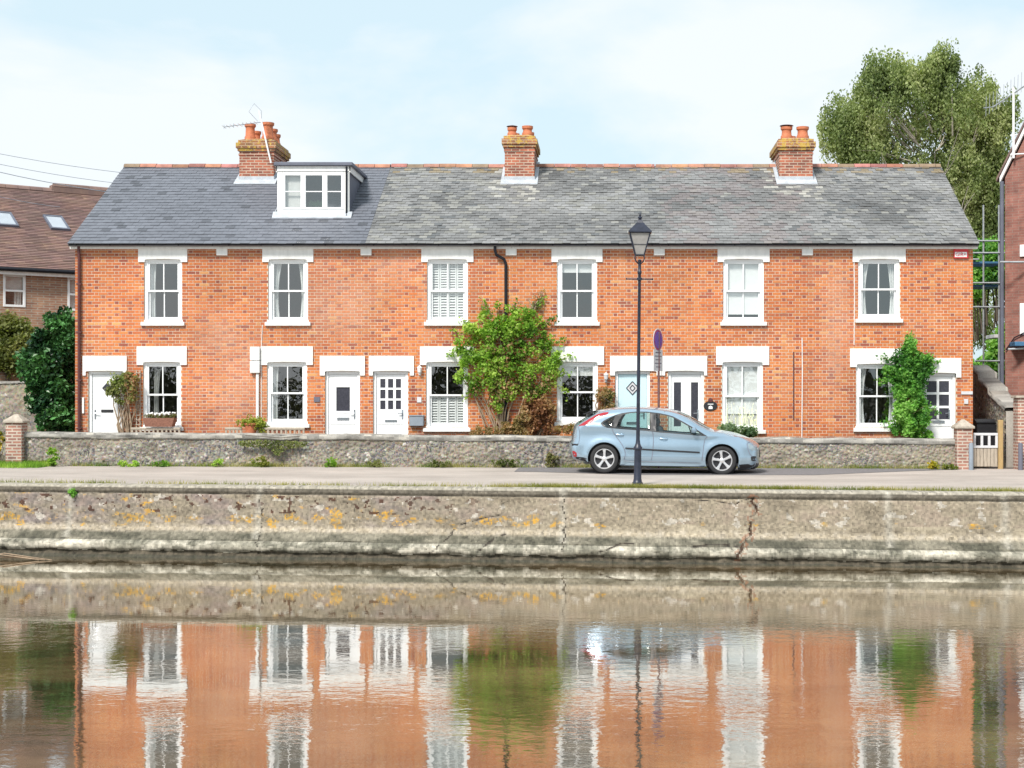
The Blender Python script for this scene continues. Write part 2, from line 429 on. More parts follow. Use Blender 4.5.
def quay_col(x,z,oy):
    n1=FB(x*1.1,z*3,1,5); n2=FB(x*7,z*9,4,4); n3=FB(x*.35,z*.6,9,3); n4=FB(x*18,z*20,2,3)
    left=sstep(-1.0,-4.5,x+.8*n3)
    base=mixt((.33,.28,.21),(.47,.41,.31),clamp(.5+.9*n1))
    base=mixt(base,mixt((.22,.19,.18),(.32,.27,.25),clamp(.5+n2)),clamp(left*(.40+1.3*n1+.6*n3)))
    # brown-mauve worn upper zone
    if -.62<z<-.13: base=mixt(base,(.25,.19,.16),clamp((.5*n2+.9*n1+.1)*1.4)*.6)
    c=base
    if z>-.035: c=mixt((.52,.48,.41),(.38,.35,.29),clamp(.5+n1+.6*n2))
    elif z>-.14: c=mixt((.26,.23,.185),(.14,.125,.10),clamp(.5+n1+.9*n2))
    if z<-.72:
        t=sstep(-.70+.05*n2,-.80,z); c=mixt(c,mixt((.55,.47,.35),(.45,.40,.33),clamp(.5+n2)),t*.85)
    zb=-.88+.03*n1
    if z<zb+.05:  # dark band below the curve: algae stain plus shade painted into the colour
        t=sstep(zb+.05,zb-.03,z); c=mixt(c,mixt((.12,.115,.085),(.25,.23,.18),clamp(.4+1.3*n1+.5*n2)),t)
    # ledge
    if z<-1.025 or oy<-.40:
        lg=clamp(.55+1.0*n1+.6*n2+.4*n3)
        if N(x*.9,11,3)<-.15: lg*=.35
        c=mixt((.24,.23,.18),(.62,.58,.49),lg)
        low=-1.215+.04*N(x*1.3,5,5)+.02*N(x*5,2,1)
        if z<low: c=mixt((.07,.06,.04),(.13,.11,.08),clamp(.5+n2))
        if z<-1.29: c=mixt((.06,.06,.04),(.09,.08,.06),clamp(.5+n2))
    # lichens, patches of deep yellow
    ly=FB(x*3.1,z*5.5,21,5)+.40*N(x*.8,3,8)
    zone=exp(-((z+.60)/.12)**2)*(.12+.75*sstep(.6,-1.8,x))+ (.10*left if z>-.8 else 0)-(.3 if z>-.14 else 0)
    if z>-.85 and zone>.1 and ly>.42-.45*zone:
        c=mixt(c,(.58,.33,.06) if n4>.0 else (.50,.38,.17),clamp((ly-.42+.45*zone)*3.2)*clamp(.7+1.1*n4+.5*n2))
    if -.5<z<-.17 and FB(x*5,z*7,33,4)>.38: c=mixt(c,(.09,.035,.02),.8*left+.1)
    if -.7<z<-.14 and FB(x*4,z*6,53,4)>.46: c=mixt(c,(.62,.58,.52),.7)
    # pale lime streaks running down at joints
    for jx in (cr(259,500)[0],cr(563,500)[0],cr(70,500)[0],cr(888,500)[0],cr(1005,500)[0]):
        d=abs(x-jx+.05*N(z*6,jx));
        if d<.16 and z>-1.0: c=mixt(c,(.60,.57,.50),.5*exp(-(d/.07)**2))
    d,r=crackd(x,z)
    if d<2.0: c=mixt((.07,.035,.02) if r else (.06,.05,.04),c,clamp((d-.6)/1.2))
    elif r and d<4.5 and n2>0.05: c=mixt(c,(.30,.10,.04),.5)
    k_=.78+.40*n4+.20*n2+.18*n1
    c=(c[0]*k_,c[1]*k_*.985,c[2]*k_*.96)
    return c
def quay():
    b=MB(); vs=[];fs=[]
    xs=[-70,-50,-35,-25,-18]+[-16+.028*i for i in range(int(27/.028))]+[11.3,14,20,30,50,70]
    # profile resample
    P=[]
    for i in range(len(prof)-1):
        a,c=prof[i],prof[i+1]; L=sqrt((a[0]-c[0])**2+(a[1]-c[1])**2); n=max(1,int(L/.028+.5))
        for k in range(n): P.append((lerp(a[0],c[0],k/n),lerp(a[1],c[1],k/n)))
    P.append(prof[-1]); m=len(P)
    cols=[]
    for x in xs:
        y0=edge_y(x)
        for (oy,oz) in P:
            d=.014*FB(x*3,oz*4,2,4)+.014*N(x*.8,oz*2,5)
            if oz<-1.02: d+=.10*N(x*.9,1,9)+.04*FB(x*4,oz*6,3,3)
            if oz<-1.17 and oz>-1.3: d-= -.03
            cd,_=crackd(x,oz)
            if cd<1.6 and oz<-.02: d+=.05*(1-cd/1.6)
            if abs(oz+.14)<.02 : d+=.02*clamp(N(x*2,8,8)+.3)
            vs.append((x,y0+oy+d,oz+gz(x,y0)+.006*N(x*3,oy*3,1)+(.02*N(x*1.7,6,6) if oz<-1.1 else 0)))
    fs=[]; tl=[]
    for i in range(len(xs)-1):
        xm=(xs[i]+xs[i+1])/2
        for j in range(m-1):
            a=i*m+j; fs.append((a,a+1,a+m+1,a+m))
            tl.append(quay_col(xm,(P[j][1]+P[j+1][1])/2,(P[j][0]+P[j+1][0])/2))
    o=len(b.v); b.v=[tuple(v) for v in vs]; b.f=fs; b.m=[0]*len(fs); b.t=tl
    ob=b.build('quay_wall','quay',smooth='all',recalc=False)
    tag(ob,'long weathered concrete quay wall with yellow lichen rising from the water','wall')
quay()

# ------------------------------------------------------------------ foliage helpers
def leaves(b,pts_fn,n,size,cols,flat=.0,mi=0,hang=0.):
    for _ in range(n):
        r=pts_fn()
        if r is None: continue
        p,dens=r
        s=size*random.uniform(.6,1.35)
        nrm=Vector((random.gauss(0,1),random.gauss(0,1)-flat,random.gauss(0,1)+.5)).normalized()
        a=nrm.orthogonal().normalized(); a.rotate(Matrix.Rotation(random.uniform(0,2*pi),3,nrm))
        if hang: a=(a+Vector((0,0,-hang))).normalized(); 
        bb=nrm.cross(a)
        if bb.length<.01: continue
        bb.normalize()
        c=cols(p); w=s*.42
        b.add([p-a*s*.5,p+bb*w*.8-a*s*.05+nrm*s*.08,p+a*s*.55,p-bb*w*.8-a*s*.05+nrm*s*.08],[(0,1,2,3)],mi,c)
def clumps(centers,rad,aniso=(1,1,1)):
    def f():
        c,k=random.choice(centers)
        r=rad*k*random.random()**.45
        d=Vector((random.gauss(0,1),random.gauss(0,1),random.gauss(0,1))).normalized()
        return (c+Vector((d.x*aniso[0],d.y*aniso[1],d.z*aniso[2]))*r,1)
    return f
def colfn(pal,patch=.8,seed=0,jit=.25):
    def f(p):
        n=N(p.x*patch+seed,p.y*patch,p.z*patch)
        t=clamp(.5+n*.9+random.uniform(-.3,.3))*(len(pal)-1)
        i=min(int(t),len(pal)-2); c=mixt(pal[i],pal[i+1],t-i)
        k=random.uniform(1-jit,1+jit); return tuple(v*k for v in c)
    return f
def grow(b,p,d,L,r,depth,ends,mi=0,spread=.55,up=.1):
    """limb that forks"""
    pts=[Vector(p)]; rs=[r]; q=Vector(p); dd=Vector(d).normalized()
    n=4
    for i in range(n):
        dd=(dd+Vector((random.gauss(0,.1),random.gauss(0,.1),random.gauss(0,.06)+up*.3))).normalized()
        q=q+dd*L/n; pts.append(q.copy()); rs.append(r*(1-.5*(i+1)/n))
    b.tube(pts,rs,6 if r>.05 else 4,mi,cap=False)
    if depth==0: ends.append(q.copy()); return
    for k in range(random.choice((2,3,3))):
        nd=(dd+Vector((random.gauss(0,spread),random.gauss(0,spread),random.gauss(0,spread*.6)+up))).normalized()
        grow(b,pts[-1] if k<2 else pts[-2],nd,L*random.uniform(.6,.8),r*.5,depth-1,ends,mi,spread,up)

# ------------------------------------------------------------------ terrace
YF=38.0
EZ=5.60; EYV=37.72; RZ=8.22; RY=42.2
SL=(RZ-EZ)/(RY-EYV)
def roofz(y): return EZ+(y-EYV)*SL
GZ0=.30
def win_open(px0,px1,pyt,pyb): return (fx(px0),fx(px1),fz(pyb),fz(pyt))

def lintel(house,px0,px1,pyt,pyb,notch,ear=6.5):
    x0,x1,zt,zb=fx(px0),fx(px1),fz(pyt),fz(pyb); e=ear/40; zn=zb+notch/40
    xm=(x0+x1)/2
    poly=[(x0,zt),(x0,zb),(x0+e,zb),(x0+e,zn),(x0+e+.04,zn+.010)]
    for t in (.2,.35,.5,.65,.8):
        poly.append((lerp(x0+e,x1-e,t),zn+.010+.012*sin(pi*t)))
    poly+=[(x1-e-.04,zn+.010),(x1-e,zn),(x1-e,zb),(x1,zb),(x1,zt)]
    b=MB(); b.prism(poly,YF-.035,YF+.05)
    b.build('lintel','paint',house)

def slats(b,x0,x1,y,z0,z1,n=None,mi=0):
    """louvred shutter leaf"""
    b.box(x0,x0+.035,y-.012,y+.012,z0,z1,mi); b.box(x1-.035,x1,y-.012,y+.012,z0,z1,mi)
    b.box(x0,x1,y-.0115,y+.0115,z0,z0+.05,mi); b.box(x0,x1,y-.0115,y+.0115,z1-.05,z1,mi)
    n=max(3,int((z1-z0-.1)/.062))
    for i in range(n):
        zc=z0+.05+(z1-z0-.1)*(i+.5)/n
        b.add([(x0+.035,y-.02,zc-.024),(x1-.035,y-.02,zc-.024),(x1-.035,y+.02,zc+.024),(x0+.035,y+.02,zc+.024),
               (x0+.035,y-.014,zc-.03),(x1-.035,y-.014,zc-.03),(x1-.035,y+.026,zc+.018),(x0+.035,y+.026,zc+.018)],
              [(0,1,2,3),(4,7,6,5),(0,4,5,1),(3,2,6,7)],mi)
def drape(b,x0,x1,y,z0,z1,pull=0.,amp=.025,waves=None,mi=0,side=0):
    """hanging fabric with folds; pull narrows it toward one side half-way down"""
    nx=28; nz=8; vs=[];fs=[]
    waves=waves or max(3,int((x1-x0)/.07))
    for j in range(nz+1):
        v=j/nz; z=lerp(z1,z0,v)
        k=1-pull*sin(pi*min(1,v*.9))**1.0
        for i in range(nx+1):
            u=i/nx; xx=(x0+(x1-x0)*u*k) if side==0 else (x1-(x1-x0)*(1-u)*k)
            vs.append((xx,y+amp*sin(u*waves*2*pi+.4*sin(v*4))+.01*sin(u*17+v*3),z))
    for j in range(nz):
        for i in range(nx):
            a=j*(nx+1)+i; fs.append((a,a+1,a+nx+2,a+nx+1))
    b.add(vs,fs,mi)

def window(house,px0,px1,pyt,pyb,kind='dark',sill=True,label=None,split=.5):
    x0,x1,z0,z1=fx(px0),fx(px1),fz(pyb),fz(pyt)
    fw=.085
    b=MB(); y=YF+.045
    b.bbox(x0,x0+fw,y,y+.12,z0,z1); b.bbox(x1-fw,x1,y,y+.12,z0,z1)
    b.bbox(x0+fw+.0005,x1-fw-.0005,y+.002,y+.118,z1-fw*.8,z1); b.bbox(x0+fw+.0005,x1-fw-.0005,y+.002,y+.118,z0,z0+.05)
    ix0,ix1,iz0,iz1=x0+fw,x1-fw,z0+.05,z1-fw*.8; zm=lerp(iz0,iz1,split)
    wn=b.build('window','upvc',house,label=label)
    def sash(za,zb,yy,bot,top):
        s=MB(); w=.045
        s.bbox(ix0+.001,ix0+w,yy,yy+.045,za,zb,.004); s.bbox(ix1-w,ix1-.001,yy,yy+.045,za,zb,.004)
        s.bbox(ix0+w+.0005,ix1-w-.0005,yy+.001,yy+.044,za,za+bot,.004); s.bbox(ix0+w+.0005,ix1-w-.0005,yy+.001,yy+.044,zb-top,zb,.004)
        xm=(ix0+ix1)/2; s.bbox(xm-.014,xm+.014,yy+.004,yy+.036,za+bot,zb-top,.004)
        s.build('sash','upvc',wn)
    sash(zm-.02,iz1,YF+.06,.045,.045); sash(iz0,zm+.02,YF+.108,.075,.04)
    g=MB(); g.add([(ix0+.03,YF+.083,zm),(ix1-.03,YF+.083,zm),(ix1-.03,YF+.083,iz1-.02),(ix0+.03,YF+.083,iz1-.02)],[(0,1,2,3)])
    g.add([(ix0+.03,YF+.131,iz0+.03),(ix1-.03,YF+.131,iz0+.03),(ix1-.03,YF+.131,zm),(ix0+.03,YF+.131,zm)],[(0,1,2,3)])
    g.build('pane','glass',wn,recalc=False)
    if sill:
        s=MB(); s.bbox(x0-.07,x1+.07,YF-.07,YF+.05,z0-.10,z0-.002,.012); s.bbox(x0-.02,x1+.02,YF-.0,YF+.048,z0-.002,z0+.05,.004)
        s.build('sill','paint',wn)
    yb=YF+.165; xm=(ix0+ix1)/2
    if kind.startswith('shutters'):
        top=iz1 if kind=='shutters' else zm
        s=MB(); n=4; 
        for q in range(n):
            xa=lerp(ix0,ix1,q/n)+.004; xb=lerp(ix0,ix1,(q+1)/n)-.004
            if kind=='shutters': slats(s,xa,xb,yb,zm,top); slats(s,xa,xb,yb,iz0,zm-.01)
            else:
                slats(s,xa,xb,yb,iz0,top-.02)
        s.build('shutter','blind',wn)
    if kind in('blindtop','netlow'):
        d=.38 if kind=='blindtop' else .78
        s=MB(); s.bbox(ix0-.02,ix1+.02,yb,yb+.006,lerp(iz1,iz0,d if kind=='netlow' else .18 if pyt<300 else .20),iz1,.002); s.build('blind','blind',wn)
    if kind=='blindfull':
        s=MB(); s.bbox(ix0-.02,ix1+.02,yb,yb+.006,lerp(iz1,iz0,.90),iz1,.002)
        s.build('blind','blind',wn)
    if kind=='netlow':
        s=MB(); drape(s,ix0,ix1,yb+.035,iz0,lerp(iz0,iz1,.32),0,.012,9); s.build('net_curtain','curtain',wn,recalc=False)
    if kind=='curtains':
        s=MB(); drape(s,ix0-.03,ix0+.22,yb+.05,iz0-.1,iz1,.35,.025,3,side=0); drape(s,ix1-.2,ix1+.03,yb+.05,iz0-.1,iz1,.35,.025,3,side=1); s.build('curtain','blind',wn,recalc=False)
    if kind=='oneside':
        s=MB(); drape(s,ix0-.03,ix0+.16,yb+.05,iz0-.1,iz1,.1,.02,2); s.build('curtain','blind',wn,recalc=False)
    if kind=='drape':
        s=MB(); drape(s,xm-.28,xm-.1,yb+.08,iz0-.1,iz1-.1,.3,.03,3); s.build('curtain','curtain',wn,recalc=False)
    return wn

def frame_door(house,px0,px1,pyt,style,label=None,leafmat_='upvc',handle_side=1):
    x0,x1,z1=fx(px0),fx(px1),fz(pyt); z0=GZ0+.04; y=YF+.06
    b=MB(); fw=.075
    b.bbox(x0,x0+fw,y,y+.12,z0,z1); b.bbox(x1-fw,x1,y,y+.12,z0,z1); b.bbox(x0+fw+.0005,x1-fw-.0005,y+.002,y+.118,z1-fw,z1)
    b.bbox(x0-.02,x1+.02,YF-.12,y+.1,z0-.06,z0-.002,.01)
    fr=b.build('door_frame','upvc',house)
    xa,xb=x0+fw+.006,x1-fw-.006; za,zb=z0+.01,z1-fw-.006; yy=y+.035
    holes=[]
    if style=='diamond': pass
    w=xb-xa; h=zb-za; cx=(xa+xb)/2
    if style=='rect': holes=[(cx-.17,cx+.17,lerp(zb,za,.455),lerp(zb,za,.16))]
    if style=='nine':
        X=[cx-.27,cx-.075,cx+.12]; 
        for i in range(3):
            for j in range(3):
                holes.append((X[i]+.0,X[i]+.13,fz(388.5)-.23+.0-.27*(j-1)-0.02,fz(388.5)-.03-.27*(j-1)))
    if style=='six':
        for i in range(2):
            for j in range(3):
                xx=cx-.30+.31*i; zt=fz(381)-.34*j; holes.append((xx,xx+.25,zt-.28,zt))
    if style=='twolong':
        holes=[(cx-.30,cx-.12,za+.72,zb-.20),(cx+.13,cx+.31,za+.60,zb-.20)]
    xsC=sorted({xa,xb,*[v for q in holes for v in q[:2]]}); zsC=sorted({za,zb,*[v for q in holes for v in q[2:]]})
    d=MB()
    solid=lambda i,j: not any(q[0]-1e-6<=xsC[i] and xsC[i+1]<=q[1]+1e-6 and q[2]-1e-6<=zsC[j] and zsC[j+1]<=q[3]+1e-6 for q in holes)
    wall_grid(d,xsC,zsC,solid,yy,yy+.05)
    # raised mouldings
    if style in('rect','nine','six'):
        lz=za+.78 if style!='six' else za+.72
        d.bbox(xa+.03,xb-.03,yy-.012,yy-.001,lz,lz+.035,.004)
        if style=='rect':
            q=holes[0]; 
            for s_ in ((q[0]-.05,q[0],q[2]-.05,q[3]+.05),(q[1],q[1]+.05,q[2]-.05,q[3]+.05),(q[0],q[1],q[2]-.05,q[2]),(q[0],q[1],q[3],q[3]+.05)):
                d.bbox(s_[0],s_[1],yy-.01,yy-.001,s_[2],s_[3],.003)
        if style=='nine':
            for k_ in range(4): xx=lerp(xa+.12,xb-.12,k_/3); d.bbox(xx-.01,xx+.01,yy-.008,yy-.001,za+.08,lz-.04,.003)
    leaf=d.build('door',leafmat_,house,label=label)
    if holes:
        g=MB()
        for q in holes: g.box(q[0]+.0005,q[1]-.0005,yy+.018,yy+.03,q[2]+.0005,q[3]-.0005)
        g.build('door_glass','frost',leaf)
    if style=='diamond' or style=='leaded':
        s=.13 if style=='diamond' else .15; cxx=cx if style=='diamond' else cx; zc=fz(388)
        g=MB(); 
        g.prism([(cxx,zc-s*1.1),(cxx+s,zc),(cxx,zc+s*1.1),(cxx-s,zc)],yy-.008,yy-.001,0 if style=='diamond' else 1)
        if style=='leaded':
            for (ax,az,bx,bz) in ((0,-1.1,1,0),(1,0,0,1.1),(0,1.1,-1,0),(-1,0,0,-1.1),(0,-.5,.45,0),(.45,0,0,.5),(0,.5,-.45,0),(-.45,0,0,-.5)):
                g.tube([(cxx+ax*s,yy-.01,zc+az*s),(cxx+bx*s,yy-.01,zc+bz*s)],.012,6,0)
        g.build('door_glass',['frost','platewhite'],leaf)
    # letter plate + handle
    g=MB(); lz={'diamond':fz(411),'rect':fz(419),'nine':za+.85,'six':fz(422),'leaded':za+.8,'twolong':za+.55}[style]
    g.bbox(cx-.15,cx+.15,yy-.018,yy-.001,lz-.035,lz+.035,.006)
    g.build('letter_plate','blackplastic' if style=='diamond' else 'chrome',leaf)
    g=MB(); hx=xb-.07 if handle_side>0 else xa+.07; hz=za+1.02
    g.bbox(hx-.02,hx+.02,yy-.012,yy-.001,hz-.12,hz+.12,.005); g.tube([(hx,yy-.012,hz+.03),(hx,yy-.05,hz+.03),(hx-.11*handle_side,yy-.055,hz+.025)],.011,8)
    g.build('door_handle','chrome' if style!='nine' else 'greybox',leaf)
    return fr

def wall_grid(b,xs,zs,solid,y0,y1,mi=0,tint=(1,1,1)):
    nx,nz=len(xs)-1,len(zs)-1
    S=lambda i,j: 0<=i<nx and 0<=j<nz and solid(i,j)
    for i in range(nx):
        for j in range(nz):
            if not S(i,j): continue
            a,c,d,e=xs[i],xs[i+1],zs[j],zs[j+1]
            b.add([(a,y0,d),(c,y0,d),(c,y0,e),(a,y0,e)],[(0,1,2,3)],mi,tint)
            b.add([(a,y1,d),(c,y1,d),(c,y1,e),(a,y1,e)],[(3,2,1,0)],mi,tint)
            if not S(i-1,j): b.add([(a,y0,d),(a,y0,e),(a,y1,e),(a,y1,d)],[(0,1,2,3)],mi,tint)
            if not S(i+1,j): b.add([(c,y0,d),(c,y1,d),(c,y1,e),(c,y0,e)],[(0,1,2,3)],mi,tint)
            if not S(i,j-1): b.add([(a,y0,d),(a,y1,d),(c,y1,d),(c,y0,d)],[(0,1,2,3)],mi,tint)
            if not S(i,j+1): b.add([(a,y0,e),(c,y0,e),(c,y1,e),(a,y1,e)],[(0,1,2,3)],mi,tint)

def brick_tint(x,z,header):
    n=FB(x*.55,z*.7,3,4); n2=FB(x*.9+40,z*.9,3,3)
    base=random.choice([(.60,.178,.052),(.57,.163,.05),(.62,.20,.058),(.51,.14,.048),(.62,.215,.066)])
    if header and random.random()<.42: base=random.choice([(.46,.12,.05),(.36,.09,.045),(.30,.08,.05),(.54,.16,.06)])
    elif random.random()<.09: base=random.choice([(.34,.09,.05),(.68,.32,.12),(.40,.11,.055),(.30,.08,.05)])
    c=tuple(v*(1+.22*n+.12*n2) for v in base)
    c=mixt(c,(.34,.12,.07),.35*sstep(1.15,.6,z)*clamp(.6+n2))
    g2=FB(x*1.7+9,z*.35,5,3)
    if g2>.12: c=mixt(c,(.70,.30,.12),clamp((g2-.12)*1.6)*.5)
    if g2<-.2: c=mixt(c,(.38,.13,.07),clamp((-.2-g2)*2.)*.5)
    # bleached, limewashed-looking patches
    t=0
    for (cx,cy,rx,ry) in ((238,390,34,62),(345,300,40,45),(60+160,340,25,25),(390,262,30,22),(835,330,16,80),(430,300,10,30)):
        d=((x-fx(cx))/(rx/40))**2+((z-fz(cy))/(ry/40))**2
        t=max(t,exp(-d*1.1))
    t=clamp(t*1.1+.30*n2)*.45
    c=mixt(c,(.60,.34,.25),t*random.uniform(.5,1.1))
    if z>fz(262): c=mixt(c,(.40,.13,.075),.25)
    return c

COURSE=.075
def house(i,px0,px1,label,openings,newroof):
    x0,x1=fx(px0),fx(px1)
    h=thing('terraced_house',((x0+x1)/2,YF,GZ0),label,'house','houses of the brick terrace')
    g=.003; xa,xb=x0+g,x1-g
    ops=[(fx(a),fx(c),fz(e) if e else GZ0,fz(d)) for a,c,d,e in openings]
    zt=EZ-.05; zb=0.0
    b=MB()
    xs=sorted({xa,xb,*[v for o in ops for v in o[:2]]}); zs=sorted({zb,zt,*[v for o in ops for v in o[2:]]})
    solid=lambda i,j: not any(o[0]-1e-6<=xs[i] and xs[i+1]<=o[1]+1e-6 and o[2]-1e-6<=zs[j] and zs[j+1]<=o[3]+1e-6 for o in ops)
    wall_grid(b,xs,zs,solid,YF+.008,YF+.22)
    b.build('wall','mortar',h)
    # individual bricks, Flemish bond, laid proud of the mortar
    b=MB(); nc=int((zt-.3)/COURSE)
    for c in range(nc+1):
        z=.30+c*COURSE; zc=z+COURSE/2
        if z+.062>zt: break
        gaps=[o for o in ops if o[2]<zc<o[3]]
        # global bond phase so it runs through the terrace
        per=.337; ph=(c%2)*per/2
        k=int((xa-ph)/per)-2
        while True:
            s=k*per+ph
            if s>xb: break
            for (u,v,hd) in ((s,s+.2185,False),(s+.2335,s+.322,True)):
                if not (xa-.003<=u<xb+.003) and not (i==0 and u<xa<v): continue
                segs=[(max(u,xa),v) if i==0 else (u,v)]
                if i==5: segs=[(segs[0][0],min(v,xb))]
                for o in gaps:
                    ns=[]
                    for (p,q) in segs:
                        if q<=o[0] or p>=o[1]: ns.append((p,q)); continue
                        if p<o[0]: ns.append((p,o[0]))
                        if q>o[1]: ns.append((o[1],q))
                    segs=ns
                for p,q in segs:
                    if q-p<.02: continue
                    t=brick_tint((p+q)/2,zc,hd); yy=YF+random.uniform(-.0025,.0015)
                    zz0=z+.0085; zz1=z+.0665
                    b.add([(p,yy,zz0),(q,yy,zz0),(q,yy,zz1),(p,yy,zz1),(p,YF+.009,zz0),(q,YF+.009,zz0),(q,YF+.009,zz1),(p,YF+.009,zz1)],
                          [(0,1,2,3),(0,4,5,1),(1,5,6,2),(2,6,7,3),(3,7,4,0)],0,t)
            k+=1
    b.build('brickwork','brickface',h,recalc=False)
    # side + rear walls
    b=MB(); poly=[(YF+.225,0),(46.4,0),(46.4,EZ-.1),(RY,RZ-.12),(YF+.225,roofz(YF+.225)-.12)]
    b.prismx(poly,xa,xa+.11); b.prismx(poly,xb-.11,xb)
    b.box(xa+.112,xb-.112,46.15,46.4,0,EZ-.1)
    b.build('side_wall','gable_brick',h)
    b=MB(); b.box(xa+.12,xb-.12,YF+.23,46.1,2.98,3.12); b.box(xa+.12,xb-.12,41.2,41.3,.3,2.97); b.box(xa+.12,xb-.12,41.2,41.3,3.13,5.4); b.box(xa+.12,xb-.12,YF+.23,46.1,5.3,5.4); b.box(xa+.12,xb-.12,YF+.23,46.1,.3,.34)
    b.build('interior','room',h)
    # roof slates
    over=.10 if i==0 else 0; overr=.10 if i==5 else 0
    b=MB(); ra,rb=xa-over,xb+overr
    L=sqrt((RY-EYV)**2+(RZ-EZ)**2); uy=(RY-EYV)/L; uz=(RZ-EZ)/L
    b.add([(ra,EYV+.05,EZ-.02),(rb,EYV+.05,EZ-.02),(rb,RY,RZ-.05),(ra,RY,RZ-.05),(rb,46.6,EZ-.05),(ra,46.6,EZ-.05),
           (ra,EYV+.1,EZ-.02-.03),(rb,EYV+.1,EZ-.02-.03),(rb,RY,RZ-.15),(ra,RY,RZ-.15),(rb,46.6,EZ-.15),(ra,46.6,EZ-.15)],
          [(0,1,2,3),(3,2,4,5),(6,9,8,7),(9,11,10,8),(0,6,7,1),(5,4,10,11),(0,3,9,6),(3,5,11,9),(1,7,8,2),(2,8,10,4)],0,(.13,.14,.16))
    ex=.185 if newroof else .155; n=int(L/ex)
    sw=.23 if newroof else .20
    for r in range(n+1):
        s0=r*ex; s1=min(s0+ex+.05,L)
        if s0>=L-.02: break
        k=int(ra/sw)-2
        while True:
            u=k*sw+(r%2)*sw/2; v=u+sw-.004; k+=1
            if u>rb: break
            if i==0:
                if v<ra: continue
                u=max(u,ra)
            elif i==2:
                if v<xa: continue
                u=max(u,xa)
            elif u<xa-.003: continue
            if i<5 and u>=xb+.003: break
            if i==1: v=min(v,xb)
            if i==5: v=min(v,rb)
            if v-u<.01: continue
            xm=(u+v)/2
            nn=FB(xm*.5,s0*.6,i*0+2,4); n3=FB(xm*1.6,s0*1.6,22,3)
            if newroof:
                g_=random.uniform(.92,1.08)*(1+.10*nn); t=(.158*g_,.168*g_,.198*g_)
                if random.random()<.06: t=tuple(q*.6 for q in t)
            else:
                g_=random.uniform(.86,1.14)*(1+.50*nn+.25*n3); t=(.205*g_,.205*g_,.205*g_)
                lf=.05+(.22 if i in(2,) else .12 if i==3 else .1 if i==5 else .04)+.35*n3
                if random.random()<lf: q=random.uniform(.21,.30); t=(q*.97,q*.96,q*.90)
                if random.random()<.05: t=(.13,.135,.14)
                if i==4 and n3>0: t=mixt(t,(.22,.18,.18),.5)
                # run-off stains beneath the stacks
                for cx in (512,808):
                    if abs(xm-fx(cx))<.75 and s0>L-2.2-.6*random.random() and random.random()<.35: q=random.uniform(.28,.45); t=(q,q*.98,q*.9)
                if s0>L-.55 and random.random()<.3: t=mixt(t,(.30,.22,.10),.6)
            jz=random.uniform(0,.006 if newroof else .014); jt=random.uniform(-.004,.008)
            lo=.020+jz
            def P(x,s,h_): return (x,EYV+uy*s-uz*h_,EZ+uz*s+uy*h_)
            b.add([P(u,s0+jt,lo),P(v,s0+jt,lo+random.uniform(-.003,.003)),P(v,s1,.004+jz),P(u,s1,.004+jz),P(u,s0+jt,lo-.012),P(v,s0+jt,lo-.012)],
                  [(0,1,2,3),(4,5,1,0)],0,t)
    rf=b.build('roof','slate',h,recalc=False)
    # ridge tiles
    b=MB(); x=ra+.01
    while x<rb-.02:
        x2=min(x+.45,rb-.005); vs=[];m=8; t_=random.uniform(.75,1.3); tt=(t_,t_*random.uniform(.8,1.05),t_*random.uniform(.75,1.05))
        if random.random()<.18: tt=(.7,1.0,.9)
        zz=random.uniform(-.008,.008)
        for xx in (x,x2-.012):
            for k in range(m+1):
                a=pi*k/m; vs.append((xx,RY-.15*cos(a),RZ-.05+.115*sin(a)+zz))
        fs=[(k,k+1,k+m+2,k+m+1) for k in range(m)]+[tuple(range(m+1)),tuple(range(m+1,2*m+2))[::-1]]
        b.add(vs,fs,0,tt); x=x2
    b.build('ridge_tiles','ridge',rf,smooth=True)
    # fascia, gutter
    b=MB(); b.bbox(ra,rb,YF-.10,YF-.075,EZ-.10,EZ-.01,.003); b.box(ra,rb,YF-.0745,YF+.01,EZ-.10,EZ-.085); b.build('fascia','paint',h)
    b=MB(); vs=[];m=8
    for (R,) in ((.052,),(.044,)):
        for xx in (ra,rb):
            for k in range(m+1):
                a=pi+pi*k/m; vs.append((xx,YF-.175+R*cos(a),EZ+.028+R*sin(a)))
    fs=[(k,k+1,k+m+2,k+m+1) for k in range(m)]+[(2*m+2+k,3*m+3+k,3*m+4+k,2*m+3+k) for k in range(m)]
    fs+=[(0,m+1,3*m+3,2*m+2),(m,2*m+1,4*m+3,3*m+2)]
    b.add(vs,fs); 
    for q in range(5): xx=lerp(ra+.2,rb-.2,q/4); b.bbox(xx-.015,xx+.015,YF-.235,YF-.10,EZ-.03,EZ+.02,.003)
    b.build('gutter','black',h)
    # corbel at the party wall
    if i<5:
        b=MB(); cx=x1; z=fz(248)
        b.bbox(cx-.155,cx-.003 if False else cx+.12,YF-.06,YF+.005,z-.19,z-.001,.01); b.build('corbel','paint',h)
    return h
H=[]
specs=[
 (75,223,'left end terraced house with a brown flower planter and a dark pipe at its corner',
  [(144,182,259,322),(143,181,362,427),(88,124,371,None)],True),
 (223,367,'terraced house with a white dormer window in its blue slate roof',
  [(268,308,259,322),(267,307,362,424),(325,360,371,None)],True),
 (367,512,'terraced house with white louvred shutters and a nine pane white door',
  [(427,468,259,322),(426,468,362,428),(373,408,371,None)],False),
 (512,660,'terraced house with the pale blue front door behind the lamp post',
  [(557,597,259,322),(557,598,362,422),(615,650,371,None)],False),
 (660,808,'terraced house with the oval black plaque and blinds drawn in both windows',
  [(723,764,259,322),(722,763,362,430),(668,704,371,None)],False),
 (808,973,'right end terraced house with a small red board high on its wall',
  [(858,900,259,319),(856,899,364,428),(923,956,373,None)],False)]
